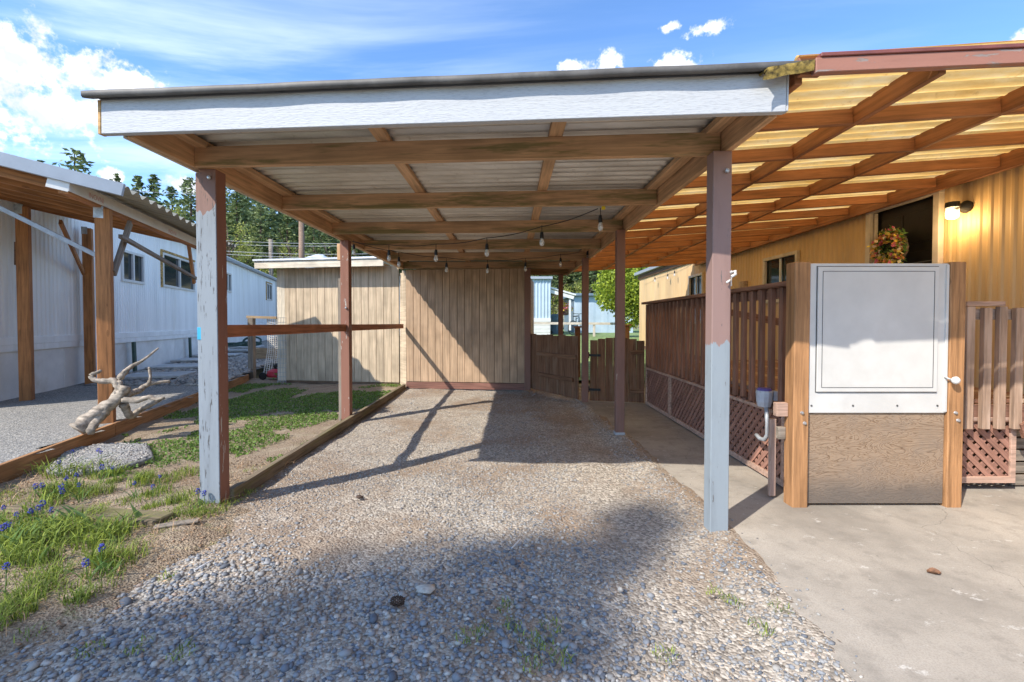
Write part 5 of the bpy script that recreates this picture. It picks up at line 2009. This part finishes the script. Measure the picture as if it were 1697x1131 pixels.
bit('pale_flat_stone', 706, 979, 0.045, MAT['palestone'], 'pale flat stone standing out on the dark pebbles', 'stone', 41, 0.5, -0.01)
bit('round_tan_stone', 1028, 979, 0.018, MAT['palestone'], 'small tan stone at the right side of the shaded pebbles', 'stone', 42, 0.9, -0.01)
bit('orange_leaf', 1097, 797, 0.028, plain('orange_leaf', (0.55, 0.22, 0.06), 0.7), 'small orange leaf on the edge of the concrete path', 'leaf', 44, 0.25)
bit('dark_clod', 596, 826, 0.03, MAT['cone'], 'dark clod of earth on the sunlit gravel', 'clod', 45, 0.7, -0.01)
g = G(1548, 951, 0.012)
b = MB()
for i in range(7):
    for j, s in enumerate((-1, -0.4, 0.2, 1)):
        u = i / 6
        w = 0.026 * math.sin(PI * (0.1 + 0.85 * u))
        b.V.append((g.x - 0.035 + 0.07 * u, g.y + s * w, 0.014 + 0.014 * abs(s) ** 1.5 + 0.006 * math.sin(u * 7 + j)))
for i in range(6):
    for j in range(3):
        b.F.append([i * 4 + j, (i + 1) * 4 + j, (i + 1) * 4 + j + 1, i * 4 + j + 1])
        b.S.append(0)
o = b.build('dead_leaf', MAT['dead'], None, g, smooth=True)
tag(o, 'curled brown dead leaf lying on the sunlit concrete', 'leaf')
g = G(658, 1010, -0.02)
b = MB()
for i in range(7):
    for k in range(8):
        th = k * PI / 4 + i * 0.4
        r = 0.017 * math.sin(PI * (0.2 + 0.75 * i / 7))
        p = Vector((g.x - 0.03 + 0.009 * i, g.y + r * math.cos(th), -0.002 + 0.022 + r * math.sin(th)))
        b.box(p, p + Vector((0.010, 0.006 * math.cos(th), 0.006 * math.sin(th))), 0.010, 0.004)
o = b.build('pine_cone', MAT['cone'], None, g)
tag(o, 'dark pine cone lying among the shaded blue grey pebbles', 'pine cone')
for i, (a, c, lab) in enumerate((((848, 912), (862, 897), 'thin white stick on the gravel in the middle of the driveway'), ((1008, 0), (0, 0), None), ((322, 950), (352, 932), 'pale straight stick on the pebbles below the cracked blue post'))):
    if lab:
        p, q = G(*a), G(*c)
        b = MB()
        b.tube([p + Vector((0, 0, 0.012)), p.lerp(q, 0.5) + Vector((0.004, 0, 0.016)), q + Vector((0, 0, 0.012))], 0.004, 6)
        tag(b.build('stick', MAT['white'], None, p), lab, 'stick')

# ------------------------------------------------------------------ behind the rail: net frame, mower, crate, hose
e0 = G(418, 627)
nf = thing('net_frame', 'weathered post and crossbar hung with white netting at the end of the edging', 'net frame', e0)
ntop = Q(418, 527, e0.y).z
beam('post', (e0.x, e0.y, -0.02), (e0.x, e0.y, ntop), 0.13, 0.13, MAT['greywood'], nf, (0, -1, 0), 0.008)
e1 = Q(458, 527, e0.y)
beam('crossbar', (e0.x - 0.1, e0.y, ntop + 0.02), (e1.x + 0.02, e0.y, ntop), 0.10, 0.06, MAT['crate'], nf)
b = MB()
for i in range(8):
    s = i / 7
    x0_, x1_ = Q(436, 0, e0.y).x + 0.33 * s, Q(432, 0, e0.y).x + 0.42 * s
    b.tube([(x0_, e0.y + 0.03, ntop), (x0_ + 0.01, e0.y + 0.02, 0.7), (x1_, e0.y - 0.05, 0.12)], 0.010, 5)
for j in range(26):
    z = 0.2 + (ntop - 0.25) * j / 25
    f = max(0, (0.7 - z)) / 0.6
    x0_ = Q(436, 0, e0.y).x - 0.05 * f
    b.tube([(x0_, e0.y + 0.02 - 0.06 * f, z), (x0_ + 0.17, e0.y + 0.0 - 0.06 * f, z - 0.03), (x0_ + 0.35 + 0.04 * f, e0.y + 0.02 - 0.06 * f, z)], 0.0055, 4)
b.build('netting', MAT['net'], nf)
mp_ = G(452, 629)
mw = thing('lawn_mower', 'red lawn mower half hidden behind the wire mesh beside the shed', 'lawn mower', mp_)
b = MB()
b.lathe([(0.0, 0.05), (0.22, 0.05), (0.24, 0.10), (0.21, 0.19), (0.12, 0.24), (0.0, 0.25)], 16, mp_ + Vector((0.06, 0.1, 0)))
b.build('body', MAT['mower'], mw)
b = MB()
b.lathe([(0.0, 0.24), (0.10, 0.24), (0.11, 0.33), (0.08, 0.37), (0.0, 0.37)], 12, mp_ + Vector((0.08, 0.12, 0)))
b.build('engine', MAT['black'], mw)
for sx, sy in ((-0.17, -0.12), (0.25, -0.12), (-0.17, 0.3), (0.25, 0.3)):
    b = MB()
    b.lathe([(0.0, -0.02), (0.085, -0.02), (0.09, 0.0), (0.085, 0.02), (0.0, 0.02)], 14, mp_ + Vector((sx, sy, 0.09)), 'Y')
    b.build('wheel', MAT['black'], mw)
b = MB()
for s in (-0.1, 0.22):
    b.tube([mp_ + Vector((s, 0.3, 0.15)), mp_ + Vector((s - 0.1, 0.7, 0.6)), mp_ + Vector((s - 0.1, 0.95, 0.9))], 0.012, 6)
b.tube([mp_ + Vector((-0.2, 0.95, 0.9)), mp_ + Vector((0.12, 0.95, 0.9))], 0.012, 6)
b.build('handle', MAT['black'], mw)
m0 = Q(467, 640, 10.0)
m0.z = 0
wm = thing('wire_mesh', 'leaning strip of square wire mesh beside the shed corner', 'wire mesh', m0)
b = MB()
zt = Q(469, 527, m0.y).z
for s in np.linspace(-0.08, 0.10, 4):
    b.tube([(m0.x + s, m0.y - 0.02, 0.0), (m0.x + s + 0.02, m0.y - 0.02, zt)], 0.004, 4)
for z in np.linspace(0.06, zt, 15):
    b.tube([(m0.x - 0.09, m0.y - 0.025, z), (m0.x + 0.12, m0.y - 0.025, z)], 0.004, 4)
b.build('wires', MAT['greypvc'], wm)
cb = G(430, 612)
o = thing('crate', 'plain wooden crate on the stones behind the white netting', 'crate', (cb.x - 0.1, cb.y + 0.3, 0.1))
for z in (0.14, 0.30, 0.46):
    beam('slat', (cb.x - 0.35, cb.y + 0.1, z + 0.06), (cb.x + 0.4, cb.y + 0.1, z + 0.06), 0.03, 0.13, MAT['crate'], o)
    beam('slat', (cb.x - 0.35, cb.y + 0.6, z + 0.06), (cb.x + 0.4, cb.y + 0.6, z + 0.06), 0.03, 0.13, MAT['crate'], o)
for sx in (-0.33, 0.38):
    beam('side', (cb.x + sx, cb.y + 0.12, 0.36), (cb.x + sx, cb.y + 0.58, 0.36), 0.03, 0.46, MAT['crate'], o)
hp = Q(392, 577, 15.5)
b = MB()
for i in range(4):
    c = Vector((hp.x + random.uniform(-.3, .5), hp.y + random.uniform(-.2, .3), 0.45))
    R = random.uniform(0.22, 0.36)
    b.tube([c + Vector((R * 1.3 * math.cos(a), R * 0.4 * math.sin(a), 0.12 + R * (0.6 if i < 2 else 0.15) * (1 + math.sin(a)))) for a in np.linspace(0, 2 * PI, 20)], 0.035, 6)
o = b.build('hose', MAT['green'], None, (hp.x, hp.y, 0.3))
tag(o, 'coiled dark garden hose on the stones beside the white home', 'hose')

# ------------------------------------------------------------------ background right: blue homes, porch, hedge tree
bh = thing('blue_home', 'pale blue ribbed mobile home seen over the wooden fence', 'house', (-1.0, 24, 0.7))
cx_ = Q(912, 500, 22).x
zt, zm, zb = Q(0, 463, 22).z, Q(0, 528, 22).z, 0.55
rib_wall('wall', (-7, 22, 0), (cx_, 22, 0), zm, zt, MAT['blue_siding'], bh, 0.16, 0.03, (0, -1, 0))
rib_wall('wall', (cx_, 22, 0), (cx_, 28, 0), zm, zt, MAT['blue_siding'], bh, 0.16, 0.03, (1, 0, 0))
beam('belt_trim', (-7, 21.97, zm - 0.08), (cx_ + 0.02, 21.97, zm - 0.08), 0.06, 0.18, MAT['white'], bh)
for k in range(4):
    beam('skirting_board', (-7, 21.99, zm - 0.26 - 0.17 * k), (cx_, 21.99, zm - 0.26 - 0.17 * k), 0.03, 0.16, MAT['white'], bh)
block('roof', (cx_ / 2 - 3.5, 25, zt + 0.06), (7 + cx_ + 0.2, 6.3, 0.12), MAT['gutter'], bh)
po = thing('porch_awning', 'white porch awning on thin posts between the two blue homes', 'awning', Q(930, 540, 24))
beam('roof_panel', Q(905, 478, 23.2), Q(950, 491, 23.2), 2.0, 0.08, MAT['white'], po)
beam('edge', Q(905, 481, 22.2), Q(951, 494, 22.2), 0.05, 0.16, MAT['white'], po)
beam('porch_post', Q(944.5, 493, 22.3), Q(944.5, 548, 22.3), 0.10, 0.10, MAT['white'], po, (0, -1, 0))
beam('porch_post', Q(928, 487, 24), Q(928, 548, 24), 0.08, 0.08, MAT['white'], po, (0, -1, 0))
sh2 = thing('blue_garage', 'blue grey garage wall behind the bicycle and the hedge tree', 'garage', Q(985, 548, 27))
x0_, x1_ = Q(953, 0, 27).x, Q(1052, 0, 27).x
zt2 = Q(0, 491, 27).z
rib_wall('wall', (x0_, 27, 0), (x1_, 27, 0), 0.4, zt2, MAT['blue_siding'], sh2, 0.8, 0.02, (0, -1, 0))
rib_wall('wall', (x0_, 27, 0), (x0_, 32, 0), 0.4, zt2, MAT['blue_dark'], sh2, 0.8, 0.02, (-1, 0, 0))
block('roof', ((x0_ + x1_) / 2, 29.4, zt2 + 0.08), (x1_ - x0_ + 0.5, 5.4, 0.14), MAT['blue_dark'], sh2)
# flowers and a pot on the porch
g = Q(938, 515, 22.8)
fl = thing('hanging_basket', 'red and yellow flower basket under the white porch awning', 'flower basket', g)
b = MB()
b.lathe([(0.0, -0.25), (0.12, -0.22), (0.20, 0.0), (0.0, 0.0)], 10, g)
b.build('basket', MAT['bark'], fl)
for k in (0, 1):
    V, T = quads(np.array([g.x, g.y, g.z + 0.12]) + rg.normal(0, 0.13, (80, 3)), 0.12, aspect=0.9)
    np_mesh('flowers', V, T, MAT['petal%d' % k], fl, False, 'stuff')
g = Q(921, 540, 24.2)
ct = thing('covered_grill', 'dark covered grill beside the pale blue home', 'grill', (g.x, g.y, 0.75))
b = MB()
b.lathe([(0.0, 0.02), (0.36, 0.02), (0.38, 0.5), (0.42, 0.75), (0.36, 0.95), (0.2, 1.05), (0.0, 1.06)], 12, (g.x, g.y, 0.75))
b.build('cover', MAT['blue_dark'], ct)
for s in (-0.3, 0.3):
    b = MB()
    b.lathe([(0.0, -0.02), (0.10, -0.02), (0.10, 0.02), (0.0, 0.02)], 10, (g.x + s, g.y - 0.38, 0.84), 'Y')
    b.build('wheel', MAT['black'], ct)
g = Q(957, 548, 21.5)
bz = 0.76
bk = thing('bicycle', 'dark bicycle leaning in front of the blue grey garage', 'bicycle', (g.x, g.y, bz))
for s in (-0.42, 0.30):
    b = MB()
    b.tube([Vector((g.x + s * 0.6 + 0.33 * math.cos(a) * 0.75, g.y + s * 0.8 + 0.33 * math.cos(a) * 0.6, bz + 0.34 + 0.33 * math.sin(a))) for a in np.linspace(0, 2 * PI, 22)], 0.022, 6)
    b.build('wheel', MAT['black'], bk)
b = MB()
h0, h1 = Vector((g.x - 0.25, g.y - 0.33, bz)), Vector((g.x + 0.18, g.y + 0.24, bz))
mid = (h0 + h1) / 2
for a, c in ((h0 + Vector((0, 0, 0.34)), mid + Vector((0, 0, 0.32))), (mid + Vector((0, 0, 0.32)), mid + Vector((-0.05, -0.07, 0.85))), (mid + Vector((-0.05, -0.07, 0.8)), h0 + Vector((0, 0, 0.34))),
             (mid + Vector((0, 0, 0.32)), h1 + Vector((-0.08, -0.1, 0.85))), (mid + Vector((-0.05, -0.07, 0.75)), h1 + Vector((-0.08, -0.1, 0.85))), (h1 + Vector((0, 0, 0.34)), h1 + Vector((-0.1, -0.12, 1.0)))):
    b.tube([a, c], 0.018, 6)
b.build('frame', MAT['blue_dark'], bk)
b = MB()
b.box(mid + Vector((-0.15, -0.2, 0.88)), mid + Vector((0.05, 0.06, 0.9)), 0.12, 0.05)
b.build('saddle', MAT['black'], bk)
b = MB()
b.tube([h1 + Vector((-0.35, 0.1, 1.02)), h1 + Vector((-0.1, -0.12, 1.0)), h1 + Vector((0.15, -0.3, 1.02))], 0.015, 6)
b.build('handlebar', MAT['black'], bk)
rf = thing('rail_fence', 'low white rail fence on the lawn before the blue homes', 'fence', Q(950, 560, 19.5))
beam('rail', Q(865, 536, 19.5), Q(1060, 537, 19.5), 0.04, 0.10, MAT['doorframe'], rf)
for px in (875, 930, 985, 1040):
    p = Q(px, 536, 19.5)
    beam('post', (p.x, p.y + 0.05, 0.6), (p.x, p.y + 0.05, p.z), 0.09, 0.09, MAT['doorframe'], rf, (0, -1, 0))
for (px, py, y, w, lab) in ((957, 543, 11.5, 0.13, 'brown wooden post with a flat cap just behind the fence'), (1039, 540, 12.0, 0.11, 'orange wooden post on the lawn behind the arched gate')):
    p = Q(px, py, y)
    t = thing('garden_post', lab, 'post', (p.x, p.y, 0))
    beam('shaft', (p.x, p.y, -0.05), (p.x, p.y, p.z), w, w, MAT['deck'] if y < 11.8 else MAT['cedar'], t, (0, -1, 0))
    block('cap', (p.x, p.y, p.z + 0.015), (w + 0.08, w + 0.08, 0.04), MAT['deck'] if y < 11.8 else MAT['cedar'], t)

hx = Q(1030, 500, 19)
ht = thing('hedge_tree', 'round bright yellow green tree behind the arched gate', 'tree', (hx.x, 19, 0.7))
b = MB()
b.tube([(hx.x, 19, 0.6), (hx.x + 0.05, 19, 1.6), (hx.x, 19, 2.6)], [0.12, 0.09, 0.05], 8, wob=0.2)
for a in range(5):
    b.tube([(hx.x, 19, 1.4 + 0.15 * a), (hx.x + 0.5 * math.cos(a * 1.3), 19 + 0.5 * math.sin(a * 1.3), 2.1 + 0.2 * a)], [0.05, 0.02], 6)
b.build('trunk', MAT['bark'], ht)
bl = [(hx.x - 0.15, 19, 2.75, 1.0), (hx.x - 0.55, 18.8, 2.35, 0.6), (hx.x + 0.4, 18.7, 2.3, 0.8), (hx.x + 0.25, 18.8, 1.55, 0.55), (hx.x - 0.2, 19.1, 3.5, 0.7), (hx.x + 0.7, 19, 3.3, 0.9), (hx.x + 0.9, 18.8, 2.2, 0.7)]
V, T = quads(blob_points(bl, 9000, 5, 0.6), 0.085 + 0.06 * rg.random(1), aspect=0.75)
np_mesh('crown', V, T, MAT['hedge_leaf'], ht, False)

# ------------------------------------------------------------------ forest on the hill
protos = []
for k, (R, nn) in enumerate(((2.1, 15), (1.7, 13), (2.5, 15))):
    P, Sz = fir_points(10, R, nn, 20 + k, 0.85 if k != 2 else 0.7)
    V, T = quads(P, Sz, aspect=0.5, rng=np.random.default_rng(60 + k))
    me = np_mesh('crown', V, T, MAT['fir_leaf'], None, False)
    b = MB()
    b.tube([(0, 0, -0.3), (0, 0, 5), (0, 0, 9.7)], [0.16, 0.09, 0.015], 7)
    tr_ = b.build('trunk', MAT['bark'], None, (0, 0, 0))
    protos.append((me.data, tr_.data, V, T))
    for o in (me, tr_):
        WORLD.pop(o)
        bpy.data.objects.remove(o)


def fir(px, py, y, k, label, wid=1.0):
    p = Q(px, py, y)
    gz = float(hill_z(np.array(p.x), np.array(p.y)))
    s = (p.z - gz) / 10
    t = thing('fir_tree', label, 'tree', (p.x, p.y, gz), 'conifers on the wooded hill')
    M = Matrix.Translation((p.x, p.y, gz)) @ Matrix.Rotation(px * 0.7, 4, 'Z') @ Matrix.Diagonal((s * wid * 1.55, s * wid * 1.55, s, 1))
    for nm, me in (('crown', protos[k][0]), ('trunk', protos[k][1])):
        link(bpy.data.objects.new(nm, me), t, M)


firs = [(123, 243, 46, 2, 'broad dark fir rising over the timber awning, tallest at the left', 0.95), (66, 262, 52, 1, 'small distant fir top left of the broad dark fir', 0.9),
        (192, 284, 50, 0, 'fir top just right of the broad dark fir above the gutter', 0.8), (229, 288, 55, 1, 'slim fir in the gap above the olive roof sheets, left of a pair', 1.0),
        (254, 286, 56, 1, 'slim fir in the gap above the olive roof sheets, right of a pair', 1.0), (285, 306, 50, 0, 'full fir behind the yellow green shrub above the olive roof', 1.0),
        (316, 292, 44, 2, 'tall dark fir partly behind the top of the cracked blue post', 0.9), (392, 318, 58, 0, 'bluish fir just right of the cracked blue post', 1.2),
        (432, 340, 52, 2, 'tall broad fir in the middle of the gap under the carport beam', 1.1), (476, 352, 56, 0, 'fir left of the tall utility pole', 1.2),
        (520, 368, 50, 2, 'fir directly right of the tall utility pole', 1.1), (545, 350, 60, 0, 'fir farther right behind the utility pole near the flaking post', 1.3),
        (895, 415, 58, 2, 'dark fir above the pale blue home in the gap under the roof', 1.3), (932, 405, 62, 0, 'fir behind the thin brown post beyond the fence', 1.5), (985, 400, 60, 2, 'fir behind the round yellow green tree', 1.4)]
for f in firs:
    fir(*f)
# pale leafy trees among the firs
for px, py, y, h, lab, nn in ((262, 345, 34, 3.6, 'yellow green spring shrub showing over the olive roof sheets', 1500), (378, 372, 38, 6.0, 'pale half bare tree beside the cracked blue post', 2200), (480, 395, 40, 5.5, 'sunlit yellow green tree below the firs left of the pole', 2600),
                              (915, 470, 40, 4.2, 'pale leafy tree over the white porch awning', 2200), (968, 468, 42, 4.5, 'pale leafy tree left of the round hedge tree', 2200), (545, 405, 38, 5.0, 'low yellow green tree right of the utility pole', 2200)):
    p = Q(px, py, y)
    gz = p.z - h
    t = thing('leafy_tree', lab, 'tree', (p.x, p.y, gz - 1.5))
    b = MB()
    b.tube([(p.x, p.y, gz - 1.5), (p.x, p.y, gz), (p.x + 0.1, p.y, p.z - h * 0.2)], [0.14, 0.12, 0.03], 7)
    for a in range(16):
        th = a * 2.4
        z0_ = gz + h * (0.1 + 0.045 * a)
        b.tube([(p.x, p.y, z0_), (p.x + h * 0.16 * math.cos(th), p.y + h * 0.16 * math.sin(th), z0_ + h * 0.16), (p.x + h * 0.30 * math.cos(th), p.y + h * 0.3 * math.sin(th), z0_ + h * 0.34)], [0.05, 0.035, 0.01], 5)
    b.build('trunk', MAT['bark'], t)
    r = np.random.default_rng(int(px))
    bl = [(p.x + r.normal(0, h * 0.17), p.y + r.normal(0, h * 0.15), gz + h * r.uniform(0.2, 0.9), h * r.uniform(0.12, 0.2)) for _ in range(10)]
    V, T = quads(blob_points(bl, nn, int(px), 0.2), 0.16, aspect=0.7)
    np_mesh('crown', V, T, MAT['pale_leaf'], t, False)
# the rest of the wood reads as one mass
Vs, Ts, o_ = [], [], 0
r = np.random.default_rng(77)
for i in range(150):
    y = r.uniform(62, 120)
    x = r.uniform(-1.25, 0.55) * y
    k = int(r.integers(0, 3))
    V, T = protos[k][2], protos[k][3]
    sel = r.random(len(V) // 4) < 0.5
    V4 = V.reshape(-1, 4, 3)[sel].reshape(-1, 3)
    nq = len(V4) // 4
    b4 = np.arange(nq)[:, None] * 4
    T4 = np.concatenate([b4 + np.array([[0, 1, 2]]), b4 + np.array([[0, 2, 3]])])
    s = r.uniform(1.25, 1.9) * (0.78 if x / y < -0.62 else 1.0)
    gz = float(hill_z(np.array(x), np.array(y)))
    th = r.uniform(0, 6)
    R_ = np.array([[math.cos(th), -math.sin(th), 0], [math.sin(th), math.cos(th), 0], [0, 0, 1]])
    Vs.append((V4 * np.array([1.7, 1.7, 1.0])) @ R_.T * s + np.array([x, y, gz]))
    Ts.append(T4 + o_)
    o_ += len(V4)
o = np_mesh('distant_forest', np.concatenate(Vs), np.concatenate(Ts), MAT['fir_leaf'], None, False, 'stuff')
tag(o, 'dense dark conifer forest covering the far hillside', 'forest')

# utility poles and wires
up_ = Q(500, 425, 30)
pole = thing('utility_pole', 'tall brown utility pole behind the shed roof', 'utility pole', (up_.x, up_.y, -0.1))
b = MB()
b.tube([(up_.x, up_.y, -0.1), (up_.x, up_.y, 4), (up_.x, up_.y, 9.5)], [0.21, 0.20, 0.15], 12)
b.build('shaft', MAT['pole'], pole, smooth=True)
beam('crossarm', (up_.x - 1.1, up_.y, 8.9), (up_.x + 1.1, up_.y, 8.9), 0.10, 0.12, MAT['pole'], pole)
u2 = Q(449, 425, 38)
pole2 = thing('utility_pole', 'short grey utility pole left of the tall one, carrying wires', 'utility pole', (u2.x, u2.y, -0.1))
zt = Q(449, 397, 38).z
b = MB()
b.tube([(u2.x, u2.y, -0.1), (u2.x, u2.y, zt)], [0.20, 0.17], 10)
b.build('shaft', MAT['greywood'], pole2, smooth=True)
for i, (a, c, lab) in enumerate((((300, 395, 36), (700, 402, 36), 'uppermost pale wire crossing before the forest'), ((300, 402, 36), (700, 404, 36), 'second pale wire crossing before the forest'), ((330, 414, 33), (700, 418, 33), 'lower pale wire just above the shed roof'), ((330, 419, 33), (700, 424, 33), 'lowest pale wire touching the line of the shed roof'),
                                 ((200, 313, 24), (420, 314, 24), 'thin wire in the sky above the olive awning sheets'))):
    b = MB()
    A, B = Q(*a), Q(*c)
    b.tube([A.lerp(B, s) + Vector((0, 0, -0.25 * math.sin(PI * s))) for s in np.linspace(0, 1, 12)], 0.016 if i < 4 else 0.008, 5)
    tag(b.build('overhead_wire', MAT['palewire'], None, A), lab, 'wire')
# small hipped roof beyond the shed
p = Q(522, 424, 34)
b = MB()
w = 1.15
b.add([(p.x - w, p.y - 1, p.z - 0.5), (p.x + w, p.y - 1, p.z - 0.5), (p.x + w, p.y + 3, p.z - 0.5), (p.x - w, p.y + 3, p.z - 0.5), (p.x - 0.1, p.y + 0.8, p.z + 0.25), (p.x + 0.1, p.y + 1.2, p.z + 0.25)],
      [[0, 1, 4], [1, 2, 5, 4], [2, 3, 5], [3, 0, 4, 5]])
hr = thing('distant_house', 'small distant house with pale hipped roof right of the utility pole', 'house', (p.x, p.y + 1, 0))
b.build('roof', MAT['shedroof'], hr)
block('wall', (p.x, p.y + 1, (p.z - 0.5) / 2), (w * 2 - 0.3, 3.4, p.z - 0.5), MAT['blue_siding'], hr)

# ------------------------------------------------------------------ the tree behind the camera that shades the driveway
TH = 16.0
tc = Vector((-1.62, 0.95, 0)) - Vector((0.80, 0.72, 0)) * TH
st = thing('shade_tree', 'tall leafy tree whose shadow falls on the near driveway', 'tree', (tc.x, tc.y, -0.1))
b = MB()
b.tube([(tc.x, tc.y, -0.1), (tc.x + 0.1, tc.y, 6), (tc.x - 0.1, tc.y, 12), (tc.x, tc.y, 17)], [0.28, 0.22, 0.15, 0.03], 10, wob=0.1)
for a in range(8):
    th = a * 2.4
    b.tube([(tc.x, tc.y, 13.6 + 0.3 * a), (tc.x + 1.1 * math.cos(th), tc.y + 1.1 * math.sin(th), 14.8 + 0.3 * a)], [0.07, 0.02], 6)
b.build('trunk', MAT['bark'], st)
bl = [(tc.x, tc.y, TH, 1.15), (tc.x - 0.6, tc.y - 0.5, TH + 0.3, 1.0), (tc.x + 0.1, tc.y + 0.3, TH + 1.0, 0.8), (tc.x - 0.5, tc.y + 0.55, TH - 0.2, 0.75), (tc.x + 0.45, tc.y - 0.5, TH + 0.1, 0.65),
      (tc.x + 0.2, tc.y + 0.2, TH + 1.75, 0.45), (tc.x + 0.75, tc.y + 0.1, TH + 1.3, 0.35), (tc.x + 0.55, tc.y + 0.3, TH + 1.9, 0.30), (tc.x + 0.35, tc.y + 0.25, TH + 2.7, 0.30), (tc.x + 0.4, tc.y + 0.1, TH + 2.3, 0.28), (tc.x - 0.5, tc.y - 0.5, TH - 1.2, 1.1)]
V, T = quads(blob_points(bl, 16000, 9, 0.15), 0.15, aspect=0.7)
np_mesh('crown', V, T, MAT['fir_leaf'], st, False)
